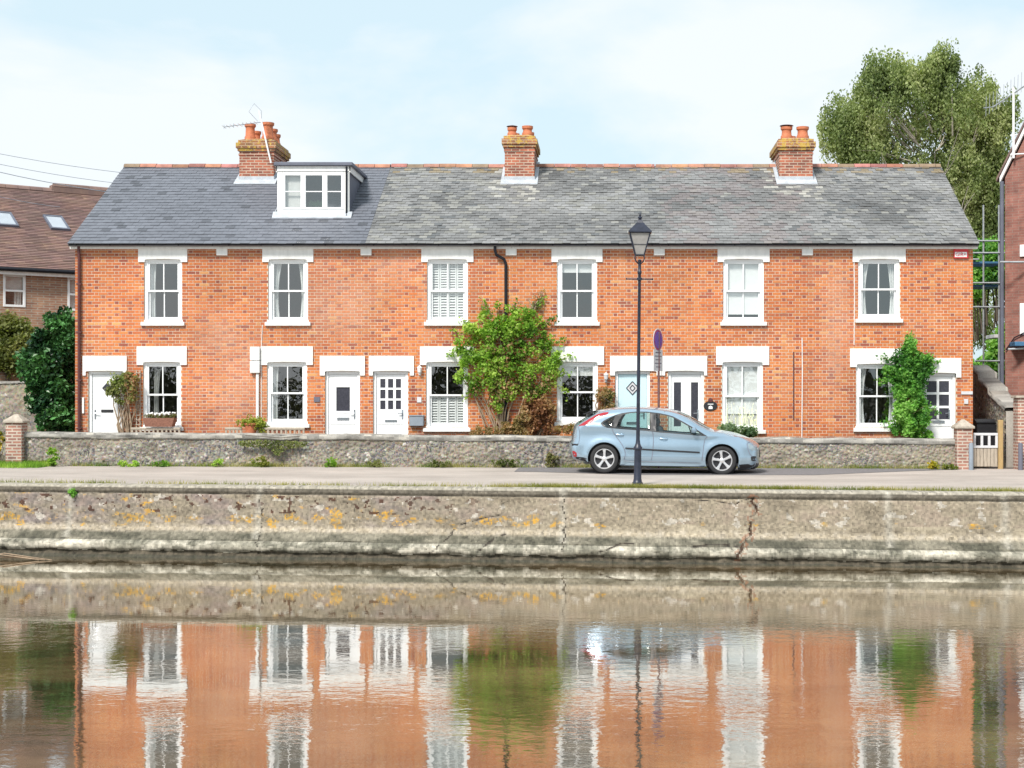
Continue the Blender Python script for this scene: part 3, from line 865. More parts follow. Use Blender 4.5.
for i,(a,c,l,o,nr) in enumerate(specs): H.append(house(i,a,c,l,o,nr))
# fittings ------------------------------------------------------------
wk=[('oneside2','dark'),('curtains','oneside'),('shutters','shutters_low'),('blindtop','blindtop'),('blindfull','netlow'),('curtains','curtains')]
for i,(a,c,l,o,nr) in enumerate(specs):
    for j in (0,1):
        p0,p1,pt,pb=o[j]; kind=wk[i][j]
        if kind=='oneside2': kind='oneside'
        if kind=='dark': kind='drape'
        window(H[i],p0,p1,pt,pb,kind,split=.5)
    p0,p1,pt,_=o[0]; lintel(H[i],p0-5.5,p1+5.5,248.2,262,2.2)
    p0,p1,pt,_=o[1]; lintel(H[i],p0-6,p1+6,pt-15.5,pt+3,2.4)
lin=[(0,83,127),(1,320,365),(2,369,414),(3,610,661.5),(4,662,707),(5,918,961)]
for i,a,c in lin:
    ox0,ox1,pt,_=specs[i][3][2]; lintel(H[i],a,c,pt-15,pt+4.5,3.9,ear=min(ox0-a,c-ox1))
frame_door(H[0],88,124,371,'diamond',handle_side=-1)
frame_door(H[1],325,360,371,'rect','white door with a square dark glass light')
frame_door(H[2],373,408,371,'nine','white door with nine small panes')
frame_door(H[3],615,650,371,'leaded','pale blue door with a leaded diamond',leafmat_='blue_door')
frame_door(H[4],668,704,371,'twolong','white door with two tall dark glass strips')
frame_door(H[5],923,956,373,'six','white door with six panes')

# chimneys
def chimney(h,cx,wf,pyt,pots,mast=None,slim=False):
    D=41.25; xm=fx(cx,D)*1.0; x0,x1=xm-wf/2,xm+wf/2; zt=EYE+(PY-pyt)*D/F; y0,y1=D,D+1.75; zb=roofz(y0)-.3
    b=MB()
    b.box(x0,x1,y0,y1,zb,zt-.42,0)
    b.box(x0-.02,x1+.02,y0-.02,y1+.02,zt-.42,zt-.37,0)
    b.box(x0,x1,y0,y1,zt-.3695,zt-.30,0)
    b.box(x0-.045,x1+.045,y0-.045,y1+.045,zt-.2995,zt-.225,1)
    b.box(x0-.08,x1+.08,y0-.08,y1+.08,zt-.2245,zt-.08,1)
    b.box(x0-.03,x1+.03,y0-.03,y1+.03,zt-.0795,zt,1)
    # sloping mortar flaunching
    b.add([(x0,y0,zt+.001),(x1,y0,zt+.001),(x1,y1,zt+.001),(x0,y1,zt+.001),(x0+.15,y0+.15,zt+.06),(x1-.15,y0+.15,zt+.06),(x1-.15,y1-.15,zt+.06),(x0+.15,y1-.15,zt+.06)],
          [(4,5,6,7),(0,1,5,4),(1,2,6,5),(2,3,7,6),(3,0,4,7)],1)
    ch=b.build('chimney',['chimney_brick','chimney_lichen'],h)
    for (dx,dy,r,hh,capd) in pots:
        b=MB(); px_,py_=xm+dx,y0+dy
        b.lathe([(r*.95,0.01),(r,.03),(r*1.02,.1),(r*.86,.14),(r*.80,hh-.12),(r*.84,hh-.09),(r*1.0,hh-.07),(r*1.02,hh),(r*.78,hh),(r*.74,hh-.3)],(px_,py_,zt+.02),14)
        po=b.build('chimney_pot','terracotta',ch,smooth=True)
        if capd:
            b=MB(); b.lathe([(.02,.07),(r*1.15,.04),(r*1.2,.03),(.02,.035)],(px_,py_,zt+.02+hh),14)
            for k in range(4):
                a=k*pi/2+.5; b.tube([(px_+r*.8*cos(a),py_+r*.8*sin(a),zt+.02+hh-.02),(px_+r*.8*cos(a),py_+r*.8*sin(a),zt+.02+hh+.05)],.01,5)
            b.build('cowl','brownpipe',ch,smooth=True)
    # lead flashing
    b=MB(); zf=roofz(y0)
    b.bbox(x0-.02,x1+.02,y0-.03,y0-.001,zf-.02,zf+.13,.004)
    def Pp(x,y,hh): return (x,y,roofz(y)+hh)
    b.add([Pp(x0-.1,y0-.24,.05),Pp(x1+.1,y0-.24,.05),Pp(x1+.1,y0-.01,.06),Pp(x0-.1,y0-.01,.06),Pp(x0-.1,y0-.24,.03),Pp(x1+.1,y0-.24,.03)],[(0,1,2,3),(4,5,1,0)])
    for s,xx in ((-1,x0),(1,x1)):
        for q in range(6):
            ya=y0-.03+q*.19; yb_=ya+.2; 
            b.add([(xx+s*.012,ya,roofz(ya)-.02),(xx+s*.012,yb_,roofz(yb_)-.02),(xx+s*.012,yb_,roofz(yb_)+.12),(xx+s*.012,ya,roofz(ya)+.16)],[(0,1,2,3)])
            b.add([(xx+s*.012,ya,roofz(ya)+.04),(xx+s*.10,ya,roofz(ya)+.045),(xx+s*.10,yb_,roofz(yb_)+.045),(xx+s*.012,yb_,roofz(yb_)+.04)],[(0,1,2,3)])
    b.build('flashing','lead',ch)
    return ch,xm,zt,y0,y1
ch,xm,zt,y0,y1=chimney(H[1],256.5,.93,140,[(-.24,.30,.15,.46,0),(.24,.30,.17,.5,0),(-.20,.85,.13,.36,0),(.24,.85,.15,.42,0),(.22,1.35,.14,.36,0)])
b=MB(); tp=W(262,124,41.1); bt=W(271,163,41.1); b.tube([bt,tp,tp+(tp-bt)*.35],.022,8)
p=tp+(tp-bt)*.05
b.build('aerial_mast','upvc',ch)
b=MB(); e=W(224,127,40.7); b.tube([e,p],.010,6); 
for k in range(9):
    q=e.lerp(p,k/9.5); b.tube([q+Vector((.0,-.22,0)),q+Vector((0,.22,0))],.006,4); 
for k in (0,1,2): q=e.lerp(p,k/4.); b.tube([q-Vector((0,0,.05)),q+Vector((0,0,.06))],.006,4)
# small folded dipole loop above the mast
b.tube([p+Vector((-.1,0,.02)),p+Vector((-.34,0,.28)),p+Vector((-.2,0,.5)),p+Vector((0,0,.3)),p],.006,4)
b.build('television_aerial','chrome',ch)
chimney(H[3],519.5,.80,136,[(-.22,.32,.13,.26,1),(.20,.32,.15,.30,0),(-.2,1.2,.13,.25,0),(.2,1.2,.14,.28,0)])
chimney(H[5],796,.90,139,[(-.22,.32,.16,.36,1),(.22,.32,.17,.36,0),(.0,1.2,.14,.25,0)])

# dormer on the second house
def dormer(h):
    D=39.25; x0,x1=fx(278,D),fx(348.5,D); zb=roofz(D); zt=EYE+(PY-166)*D/F
    yr=EYV+(zt-EZ)/SL
    b=MB()
    b.bbox(x0-.05,x1+.05,D-.02,D+.06,zt-.14,zt,.006); b.bbox(x0-.02,x0+.12,D-.0,D+.06,zb-.0,zt-.141,.006); b.bbox(x1-.12,x1+.02,D-.0,D+.06,zb-.0,zt-.141,.006)
    b.bbox(x0+.121,x1-.121,D,D+.06,zb-.02,zb+.10,.006)
    b.prismx([(D-.02,zt-.16),(D-.02,zt-.0),(yr+.1,zt),(yr+.1,zt-.0),(yr-.2,zt-.16)],x1+.0205,x1+.05)
    b.prismx([(D-.02,zt-.16),(D-.02,zt-.0),(yr+.1,zt),(yr-.2,zt-.16)],x0-.05,x0-.0205)
    dm=b.build('dormer','paint',h)
    for xa,xb in ((x0,x0+.08),(x1-.08,x1)):
        b=MB(); b.prismx([(D+.065,zb-.1),(D+.065,zt-.005),(yr,zt-.005)],xa,xb); b.build('dormer_cheek','leadroof',dm)
    b=MB(); b.bbox(x0-.09,x1+.12,D-.10,RY+.1,zt+.001,zt+.09,.012); b.build('dormer_roof','leadroof',dm)
    b=MB(); b.add([(x0-.12,D-.18,roofz(D-.18)+.035),(x1+.1,D-.18,roofz(D-.18)+.035),(x1+.1,D-.005,zb+.10),(x0-.12,D-.005,zb+.10),(x0-.12,D-.18,roofz(D-.18)+.015),(x1+.1,D-.18,roofz(D-.18)+.015)],[(0,1,2,3),(4,5,1,0)])
    b.prismx([(D+.0,zb+.0),(D+.0,zb+.12),(yr,zt+.08),(yr,zt-.04)],x0-.07,x0-.052)
    b.build('apron_flashing','lead',dm)
    b=MB(); b.tube([(x1-.045,D-.05,zt-.02),(x1-.045,D-.05,zb+.02)],.022,8); b.tube([(x1-.045,D-.05,zb+.02),(x1-.03,D-.12,zb-.02)],.022,8); b.build('dormer_pipe','black',dm)
    xa,xb=x0+.122,x1-.122; za,zt2=zb+.101,zt-.142
    w=MB(); lights=[(0,.30),(.34,.67),(.71,1.0)]
    w.bbox(xa,xb,D+.005,D+.055,za,za+.06,.004); w.bbox(xa,xb,D+.005,D+.055,zt2-.05,zt2,.004)
    gl=MB()
    lim=[xa,lerp(xa,xb,.335),lerp(xa,xb,.69),xb]
    for k in range(3):
        a,c=lim[k],lim[k+1]; t=.065
        w.bbox(a+.001,a+t,D-.01,D+.05,za+.0605,zt2-.0505,.004); w.bbox(c-t,c-.001,D-.01,D+.05,za+.0605,zt2-.0505,.004)
        w.bbox(a+t,c-t,D-.008,D+.048,za+.0605,za+.11,.004); w.bbox(a+t,c-t,D-.008,D+.048,zt2-.10,zt2-.0505,.004)
        zm=(za+zt2)/2; w.bbox(a+t,c-t,D,D+.035,zm-.013,zm+.013,.004)
        gl.add([(a+t,D+.018,za+.1),(c-t,D+.018,za+.1),(c-t,D+.018,zt2-.1),(a+t,D+.018,zt2-.1)],[(0,1,2,3)])
    wn=w.build('dormer_window','upvc',dm); gl.build('pane','glass',dm,recalc=False)
    b=MB(); b.bbox(lim[0],lim[1]-.02,D+.12,D+.13,za,zt2,.002); b.build('blind','curtain',dm)
    b=MB(); b.add([(xa-.1,D+1.3,za-.3),(xb+.1,D+1.3,za-.3),(xb+.1,D+1.3,zt),(xa-.1,D+1.3,zt)],[(0,1,2,3)])
    b.add([(xa-.1,D+.1,za),(xb+.1,D+.1,za),(xb+.1,D+1.3,za),(xa-.1,D+1.3,za)],[(0,1,2,3)])
    # plants and ornaments on the dormer sill
    b.build('interior','room',dm,recalc=False)
    b=MB()
    for k in range(50):
        c=Vector((lerp(lim[1]+.1,lim[2]-.1,random.random()),D+.10,za+.12)); d=Vector((random.gauss(0,.08),random.uniform(-.01,.02),random.uniform(.05,.22)))
        s=Vector((.02,0,.0)); b.add([c-s*.5,c+d*.6-s,c+d,c+d*.6+s],[(0,1,2,3)],0,(.03,.06,.03))
    b.build('sill_plant','gloss_leaf',dm,recalc=False)
dormer(H[1])

# wall fittings
b=MB(); x=fx(80); b.tube([(x,YF-.09,EZ-.03),(x,YF-.09,EZ-.15),(x,YF-.06,EZ-.30),(x,YF-.06,.1)],.038,10)
for z in (1.0,2.2,3.4,4.6): b.bbox(x-.06,x+.06,YF-.10,YF,z,z+.04,.004)
b.build('downpipe','brownpipe',H[0],smooth=True)
b=MB(); xa,xb=fx(495.5),fx(506); b.tube([(xa,YF-.16,EZ-.04),(xa,YF-.16,EZ-.14),(xa+.03,YF-.12,EZ-.25),(xb-.04,YF-.07,EZ-.36),(xb,YF-.06,EZ-.48),(xb,YF-.06,.1)],.038,10)
for z in (1.2,2.6,4.0): b.bbox(xb-.06,xb+.06,YF-.10,YF,z,z+.04,.004)
b.build('downpipe','black',H[2],smooth=True)
b=MB(); b.bbox(fx(251),fx(260.5),YF-.12,YF-.001,fz(373),fz(361),.01); b.bbox(fx(251),fx(260.5),YF-.118,YF-.001,fz(360.5),fz(347),.01)
b.bbox(fx(256.5),fx(259.2),YF-.07,YF-.001,.3,fz(373.5),.008)
b.tube([(fx(262.5),YF-.015,fz(325)),(fx(261.5),YF-.015,fz(347)),(fx(261.5),YF-.015,.3)],.008,6)
b.build('meter_box','paint',H[1])
b=MB(); b.bbox(fx(410),fx(424),YF-.13,YF-.001,fz(426),fz(416.5),.012); b.bbox(fx(409.5),fx(424.5),YF-.14,YF-.001,fz(416.4),fz(415.2),.006); b.build('mail_box','greybox',H[2])
b=MB(); b.bbox(fx(417),fx(421.5),YF-.02,YF-.001,fz(402.5),fz(397),.004); b.build('number_plate','platewhite',H[2])
def lantern(h,px,py,m='paint'):
    b=MB(); x,z=fx(px),fz(py)
    b.bbox(x-.03,x+.03,YF-.03,YF-.001,z-.06,z+.06,.005); b.tube([(x,YF-.03,z-.02),(x,YF-.09,z-.03),(x,YF-.10,z+.02)],.01,6)
    b.lathe([(.03,.0),(.045,.02),(.06,.12),(.07,.13),(.01,.19)],(x,YF-.10,z),8); b.build('wall_lamp',m,h)
lantern(H[2],420,373); lantern(H[3],606,380,'platewhite')
b=MB(); b.bbox(fx(82.5),fx(84.5),YF-.04,YF-.001,fz(413.5),fz(397.5),.006); b.build('white_fitting','paint',H[0])
b=MB(); b.bbox(fx(314),fx(320),YF-.02,YF-.001,fz(402),fz(397),.004); b.build('number_plate','grey',H[1])
b=MB(); b.tube([(fx(802),YF-.015,fz(338)),(fx(802.3),YF-.015,fz(370)),(fx(801.6),YF-.015,.3)],.013,6)
b.tube([(fx(854),YF-.015,fz(262)),(fx(854.5),YF-.015,fz(300)),(fx(854),YF-.015,fz(345))],.010,6); b.build('cable','paint',H[4])
b=MB(); b.box(fx(793),fx(794.2),YF-.012,YF-.0025,fz(420),fz(352)); b.build('vent_strip','brownpipe',H[4])
def text(s,size,loc,rotz=0.,m='white',parent=None,name='lettering',ext=.003,rx=pi/2):
    cu=bpy.data.curves.new(name,'FONT'); cu.body=s; cu.size=size; cu.extrude=ext; cu.align_x='CENTER'; cu.align_y='CENTER'
    to=bpy.data.objects.new('tmp',cu); COL.objects.link(to)
    bpy.context.view_layer.update()
    me=bpy.data.meshes.new_from_object(to.evaluated_get(bpy.context.evaluated_depsgraph_get()))
    bpy.data.objects.remove(to)
    me.name=name; me.materials.clear(); me.materials.append(M[m])
    me.transform(Matrix.Translation(loc)@Matrix.Rotation(rotz,4,'Z')@Matrix.Rotation(rx,4,'X'))
    o3=ORIG[parent.name]; me.transform(Matrix.Translation(-o3))
    o=bpy.data.objects.new(name,me); COL.objects.link(o); o.parent=parent; ORIG[o.name]=o3; return o
b=MB(); b.bbox(fx(953.5),fx(968),YF-.05,YF-.001,fz(258.5),fz(247.8),.006); sg=b.build('red_board','red',H[5])
b=MB(); b.bbox(fx(954.4),fx(966.5),YF-.054,YF-.0505,fz(257.2),fz(252.2),.001); wb=b.build('white_panel','white',sg)
text('GIR+',.125,Vector((fx(960.4),YF-.057,fz(254.7))),m='red',parent=sg)
b=MB(); x,z=fx(710.5),fz(406)
b.lathe([(.0,-.02),(.16,-.018),(.175,-.005),(.175,0)],(0,0,0),24,axis='y'); b.v=[(v[0]+x,v[1]*1.2+YF,v[2]*.72+z) for v in b.v]
pq=b.build('oval_plaque','blackplastic',H[4])
b=MB(); b.bbox(x-.07,x+.07,YF-.030,YF-.025,z+.035,z+.055,.002); b.prism([(x-.05,z-.075),(x+.05,z-.075),(x+.05,z-.02),(x,z+.015),(x-.05,z-.02)],YF-.03,YF-.025); b.build('plaque_panel','white',pq)
b=MB(); b.lathe([(.0,-.04),(.05,-.035),(.06,-.005),(.06,0)],(x,YF,fz(400.2)),16,axis='y'); b.build('door_bell','brownpipe',H[4])
b=MB(); b.bbox(fx(961),fx(972.5),YF-.03,YF-.001,fz(394.5),fz(391.5),.004); b.bbox(fx(964),fx(968),YF-.03,YF-.001,fz(404),fz(399),.004); b.build('number_plate','platewhite',H[5])

# ------------------------------------------------------------------ flint walls
def flint_col(cid,edge,z,x,y):
    r=abs(hash((round(cid.x,3),round(cid.y,3),round(cid.z,3))))%1000/1000
    if edge<.12: c=(.34,.31,.25)
    elif r<.34: c=(.17,.16,.165)
    elif r<.55: c=(.25,.235,.225)
    elif r<.70: c=(.10,.095,.10)
    elif r<.86: c=(.34,.315,.27)
    elif r<.94: c=(.26,.19,.13)
    else: c=(.55,.52,.47)
    n=FB(x*.7,y,z*1.5+4,3)
    c=mixt(c,(.40,.34,.25),clamp(.3+n*1.5)*.65)
    if N(x*1.3,z*2,8)<-.25: c=mixt(c,(.16,.14,.11),.5)
    return tuple(v*random.uniform(.85,1.15) for v in c)
def flint_wall(name,p0,p1,zb0,zb1,zt0,zt1,thick,label,cat,coping=.16,dx=.032,mossy=False,topfn=None,back=True,fr_=9.5):
    """rubble wall between ground points p0,p1 (x,y); front face is on the camera side"""
    p0=Vector((*p0,0));p1=Vector((*p1,0)); L=(p1-p0).length; d=(p1-p0)/L; nrm=Vector((d.y,-d.x,0))
    if nrm.y>0 and abs(nrm.y)>abs(nrm.x): nrm=-nrm
    if abs(nrm.x)>abs(nrm.y) and nrm.x>0: nrm=-nrm
    root=thing(name,(p0.x,p0.y,zb0),label,cat)
    nx=int(L/dx); b=MB(); vs=[];fs=[];tl=[]
    H_=max(zt0-zb0,zt1-zb1); nz=int((H_-coping)/dx)
    tops=lambda u: (lerp(zt0,zt1,u) if topfn is None else topfn(u))
    for i in range(nx+1):
        u=i/nx; q=p0+d*L*u; zb=lerp(zb0,zb1,u)-.05; zt=tops(u)-coping
        for j in range(nz+1):
            z=lerp(zb,zt,j/nz); P=Vector((q.x*fr_+q.y*fr_*(abs(d.y)>.7),0,z*fr_*1.5))
            ds,ps=noise.voronoi(P+Vector((N(q.x*5,z*5)*.5,0,N(q.x*5,z*5,9)*.5)))
            e=ds[1]-ds[0]; hgt=.035*(sstep(0,.45,e))+.02*N(q.x*.9,z*2,q.y)+.012*N(q.x*12,z*12,q.y*12)
            vs.append(q+nrm*hgt+Vector((0,0,z)))
            tl.append((ps[0].copy(),e,z,q.x,q.y))
    cols=[flint_col(*t) for t in tl]
    b.v=[tuple(v) for v in vs]
    for i in range(nx):
        for j in range(nz):
            a=i*(nz+1)+j; b.f.append([a,a+nz+1,a+nz+2,a+1]); b.m.append(0); b.t.append(cols[a])
    # rear + ends
    bk=p0-nrm*thick; bk2=p1-nrm*thick
    b.add([bk+Vector((0,0,zb0-.05)),bk2+Vector((0,0,zb1-.05)),bk2+Vector((0,0,tops(1)-coping)),bk+Vector((0,0,tops(0)-coping)),
           p0+Vector((0,0,zb0-.05)),p1+Vector((0,0,zb1-.05)),p1+Vector((0,0,tops(1)-coping)),p0+Vector((0,0,tops(0)-coping))],
          [(0,1,2,3),(0,3,7,4),(1,5,6,2),(3,2,6,7)],0,(.35,.32,.28))
    b.build('rubble','flint',root,smooth='all',recalc=False)
    # rough mortar coping, slightly oversailing
    b=MB(); nx2=int(L/.06); prof_=[(.0,-coping-.01),(.035,-coping+.0),(.045,-coping+.03),(.04,-.05),(.02,-.01),(-.04,0),(-thick+.03,.005),(-thick-.03,-.03),(-thick-.03,-coping)]
    m=len(prof_)
    for i in range(nx2+1):
        u=i/nx2; q=p0+d*L*u; zt=tops(u)
        for k,(o,z) in enumerate(prof_):
            w=.014*N(q.x*2+q.y,z*5+k,3)+.010*N(q.x*9+q.y*9,k*2,6)
            pp=q+nrm*(o+w); b.v.append((pp.x,pp.y,zt+z+.02*N(q.x*1.2,q.y,8)+.010*N(q.x*8,q.y*8,k)))
    for i in range(nx2):
        for k in range(m-1):
            a=i*m+k; g_=.31*(1+.8*FB(b.v[a][0]*3,k*.7,b.v[a][1],4)); 
            b.f.append([a,a+m,a+m+1,a+1]); b.m.append(0); b.t.append((g_,g_*.95,g_*.86) if not(FB(b.v[a][0]*2.5,k,4,3)>.35) else (.50,.47,.41))
    b.build('coping','flint',root,smooth='all',recalc=False)
    return root
fw=flint_wall('garden_wall',(fx(20,36.75),36.75),(fx(962,36.25),36.25),.12,.05,1.0-.045,.80,.28,'long low grey flint garden wall running in front of the terrace','garden wall',dx=.024,fr_=12.5,coping=.14)
def pillar(px0,px1,pyt,D,capm,label,zb=.05,name='brick_pillar',cap=.22):
    x0,x1=fx(px0,D),fx(px1,D); zt=EYE+(PY-pyt)*D/F; xm=(x0+x1)/2; w=x1-x0
    r=thing(name,(xm,D+w/2,zb),label,'gate pillar')
    b=MB(); b.bbox(x0,x1,D,D+w,zb-.05,zt-cap,.01); b.build('shaft','pillar_brick',r)
    b=MB(); o=.05; b.bbox(x0-o,x1+o,D-o,D+w+o,zt-cap+.001,zt-cap+.06,.012)
    z=zt-cap+.061; b.add([(x0-o+.01,D-o+.01,z),(x1+o-.01,D-o+.01,z),(x1+o-.01,D+w+o-.01,z),(x0-o+.01,D+w+o-.01,z),(xm-.03,D+w/2-.03,zt),(xm+.03,D+w/2-.03,zt),(xm+.03,D+w/2+.03,zt),(xm-.03,D+w/2+.03,zt)],
          [(0,1,5,4),(1,2,6,5),(2,3,7,6),(3,0,4,7),(4,5,6,7)]); b.build('cap',capm,r)
    return r
M['stonecap']=mat('stone_cap',(.40,.35,.29),.9,.3,8,bmp=.5,bscale=25)
pillar(5.5,21.5,414,36.55,'stonecap','brick pillar with pointed stone cap at the left end of the flint wall')
pillar(957,972.5,419.5,36.0,'stonecap','brick pillar with stone cap between the flint wall and the wooden gate')
pillar(1018,1036,396,35.9,'stonecap','tall pinkish brick pillar at the right edge beyond the wooden gate',cap=.05)
# rear garden walls on the left
flint_wall('back_garden_wall',(fx(-260,43),43),(fx(37,42.5),42.5),.15,.15,EYE+.55,EYE+.52,.3,'tall grey flint wall left of the dark laurel behind the brick pillar','garden wall',coping=.08,dx=.04)
r=thing('upper_garden_wall',(fx(0,47),47,.15),'plain brown wall seen above the tall flint wall under the olive bush','garden wall')
b=MB(); b.box(fx(-200,47),fx(33,47),47,47.25,.1,fz(367,47)); b.build('wall_body','stock_brick',r)
b=MB(); b.bbox(fx(-200,47),fx(34,47),46.94,47.3,fz(367,47)+.001,fz(367,47)+.07,.01); b.build('coping','stonecap',r)
# sloping rubble wall by the passage
flint_wall('passage_wall',(fx(1006,36.6),36.6),(fx(972,43.5),43.5),.05,.1,1.72,2.5,.45,'sloping rubble wall running back beside the passage right of the gate','garden wall',coping=.10,dx=.045,
   topfn=lambda u: 1.55+.9*u+ (.12 if u>.45 else 0)+(.15 if u>.75 else 0))

# gate, posts, bollards, bin
g=thing('wooden_gate',(fx(986,36.3),36.3,.08),'weathered low wooden gate with white top rail between the brick pillars','gate')
x0,x1=fx(973.5,36.3),fx(998,36.3); zt=EYE-33*36.3/F; b=MB(); n=7
for k in range(n):
    a=lerp(x0,x1,k/n); c=lerp(x0,x1,(k+1)/n)-.008; b.bbox(a,c,36.32,36.34,.14,zt-.32,.003)
b.bbox(x0,x1,36.341,36.38,.25,.34,.004); b.build('boards','wood',g)
b=MB(); b.bbox(x0,x1,36.30,36.35,zt-.06,zt,.006); b.bbox(x0,x1,36.30,36.35,zt-.36,zt-.30,.006)
for k in range(4): xx=lerp(x0+.03,x1-.03,k/3); b.bbox(xx-.03,xx+.03,36.305,36.345,zt-.2995,zt-.0605,.004)
b.build('top_rail','platewhite',g)
o=MB(); o.bbox(fx(998.3,36.3),fx(1003,36.3),36.27,36.38,.05,EYE-20*36.3/F,.01); tag(o.build('gate_post','greenpost',loc=(fx(1000,36.3),36.3,.05)),'tall tan timber post at the hinge side of the wooden gate','post')
for px,l in ((971,'short dark post in front of the capped pillar left of the gate'),(1020.5,'short dark post at the foot of the far right brick pillar')):
    b=MB(); x=fx(px,35.7); b.lathe([(.055,-.02),(.055,.62),(.045,.66),(.0,.67)],(x,35.7,.06),10); tag(b.build('bollard','greybox' if px<1000 else 'grey',loc=(x,35.7,.06),smooth=True),l,'bollard','short dark posts at the passage')
bn=thing('wheelie_bin',(fx(984,38.6),38.6,.1),'black wheelie bin standing in the passage behind the gate','bin')
x0,x1=fx(974,38.6),fx(994,38.6); zt=EYE-19*38.6/F; b=MB()
b.add([(x0+.05,38.4,.2),(x1-.05,38.4,.2),(x1-.05,38.8,.2),(x0+.05,38.8,.2),(x0,38.3,zt-.1),(x1,38.3,zt-.1),(x1,38.95,zt-.1),(x0,38.95,zt-.1)],[(0,3,2,1),(4,5,6,7),(0,1,5,4),(1,2,6,5),(2,3,7,6),(3,0,4,7)]); b.build('bin_body','blackplastic',bn)
b=MB(); b.prismx([(38.27,zt-.09),(38.27,zt-.06),(38.5,zt),(38.9,zt),(39.0,zt-.06),(39.0,zt-.09)],x0-.02,x1+.02); b.build('lid','blackplastic',bn)
for s in (x0+.02,x1-.08): 
    b=MB(); b.lathe([(.1,0),(.1,.05)],(s,38.85,.2),14,axis='x'); b.build('wheel','tyre',bn)

# ------------------------------------------------------------------ lamp post
lx,ly=fx(637.5,30.55),30.55; lz=gz(lx,ly)
lp=thing('street_lamp',(lx,ly,lz),'tall dark iron street lamp with glass lantern on the quay in front of the car','street lamp')
S=30.55/F
zz=lambda py: EYE+(PY-py)*S
b=MB(); b.lathe([(.11,.0-.02),(.11,.05),(.09,.07),(.085,.11),(.078,.13),(.070,.70),(.088,.72),(.088,.76),(.065,.79),(.048,.84),(.042,.90)],(lx,ly,lz),16); b.build('base','navy',lp,smooth=True)
b=MB(); h1=zz(262)-lz; b.lathe([(.040,.88),(.037,1.2),(.034,h1*.6),(.031,h1-.25),(.045,h1-.22),(.045,h1-.19),(.031,h1-.17),(.031,h1),(.045,h1+.02),(.02,h1+.05)],(lx,ly,lz),14); b.build('column','brownpipe' if False else 'navy',lp,smooth=True)
b=MB(); zl=zz(279); b.tube([(lx-.26,ly,zl),(lx+.26,ly,zl)],.013,8); b.lathe([(.02,-.04),(.055,-.02),(.055,.02),(.02,.04)],(lx,ly,zl),10)
for s in(-1,1): b.lathe([(.0,-.025),(.022,0),(.0,.025)],(lx+s*.26,ly,zl),8)
b.build('ladder_bar','navy',lp,smooth=True)
b=MB(); zb=zz(255); zt=zz(233.5)
for k in range(4):
    a=pi/4+k*pi/2; c,s_=cos(a),sin(a)
    b.tube([(lx+.03*c,ly+.03*s_,zz(264)),(lx+.11*c,ly+.11*s_,zz(261)),(lx+.135*c,ly+.135*s_,zz(258)),(lx+.12*c,ly+.12*s_,zb)],.011,6)
    rb,rt=.125,.285
    b.tube([(lx+rb*c,ly+rb*s_,zb),(lx+rt*c,ly+rt*s_,zt)],.014,6)
for rr,z in ((.125,zb),(.285,zt),(.20,lerp(zb,zt,.47))):
    pts=[(lx+rr*cos(pi/4+k*pi/2),ly+rr*sin(pi/4+k*pi/2),z) for k in range(5)]
    for k in range(4): b.tube([pts[k],pts[k+1]],.012 if rr!=.20 else .006,6)
b.build('lantern_frame','navy',lp)
b=MB(); 
for k in range(4):
    a0=pi/4+k*pi/2;a1=a0+pi/2; rb,rt=.118,.275
    b.add([(lx+rb*cos(a0),ly+rb*sin(a0),zb+.01),(lx+rb*cos(a1),ly+rb*sin(a1),zb+.01),(lx+rt*cos(a1),ly+rt*sin(a1),zt-.01),(lx+rt*cos(a0),ly+rt*sin(a0),zt-.01)],[(0,1,2,3)])
b.build('lantern_glass','lampglass',lp,recalc=False)
b=MB(); b.lathe([(.0,0),(.05,.01),(.055,.05),(.035,.14),(.0,.16)],(lx,ly,zt-.24),12); b.build('lamp_bulb','platewhite',lp,smooth=True)
b=MB(); vs=[]
for rr,z in ((.33,zt+.005),(.33,zt+.03),(.21,zz(227.5)),(.10,zz(223)),(.075,zz(221)),(.06,zz(220)),(.02,zz(219))):
    for k in range(4): a=pi/4+k*pi/2; vs.append((lx+rr*cos(a),ly+rr*sin(a),z))
fs=[(i*4+k,i*4+(k+1)%4,(i+1)*4+(k+1)%4,(i+1)*4+k) for i in range(6) for k in range(4)]+[(0,1,2,3),(24,25,26,27)]
b.add(vs,fs); b.lathe([(.0,0),(.045,.02),(.045,.05),(.012,.07),(.03,.09),(.01,.12),(.0,.17)],(lx,ly,zz(219)-.01),10); b.build('lantern_roof','navy',lp)
lp.rotation_euler=(0,radians(.55),0)

# ------------------------------------------------------------------ parking sign
D=36.1; sx=fx(657.8,D)
sp=thing('parking_sign',(sx,D,.08),'round purple no waiting sign on a rusty post turned edgewise behind the car','road sign')
b=MB(); b.tube([(sx+.02,D,.02),(sx+.02,D,EYE+(PY-332)*D/F)],.028,10); b.build('post','postrust',sp,smooth=True)
rot=radians(63)
def disc(b,r,h0,h1,zc,mi=0,n=28):
    c,s_=cos(rot),sin(rot); vs=[]
    for h in (h0,h1):
        for k in range(n):
            a=2*pi*k/n; u=r*cos(a); vs.append((sx+u*c+h*s_,D-.04+u*s_*1-h*c,zc+r*sin(a)))
    b.add(vs,[tuple(range(n)),tuple(range(n,2*n))[::-1]]+[(k,k+n,(k+1)%n+n,(k+1)%n) for k in range(n)],mi)
def plate(b,w,h0,h1,z0,z1,mi=0):
    c,s_=cos(rot),sin(rot); vs=[]
    for h in (h0,h1):
        for u,z in ((-w,z0),(w,z0),(w,z1),(-w,z1)): vs.append((sx+u*c+h*s_,D-.04+u*s_-h*c,z))
    b.add(vs,[(0,1,2,3),(7,6,5,4),(0,4,5,1),(1,5,6,2),(2,6,7,3),(3,7,4,0)],mi)
zc=EYE+(PY-340)*D/F
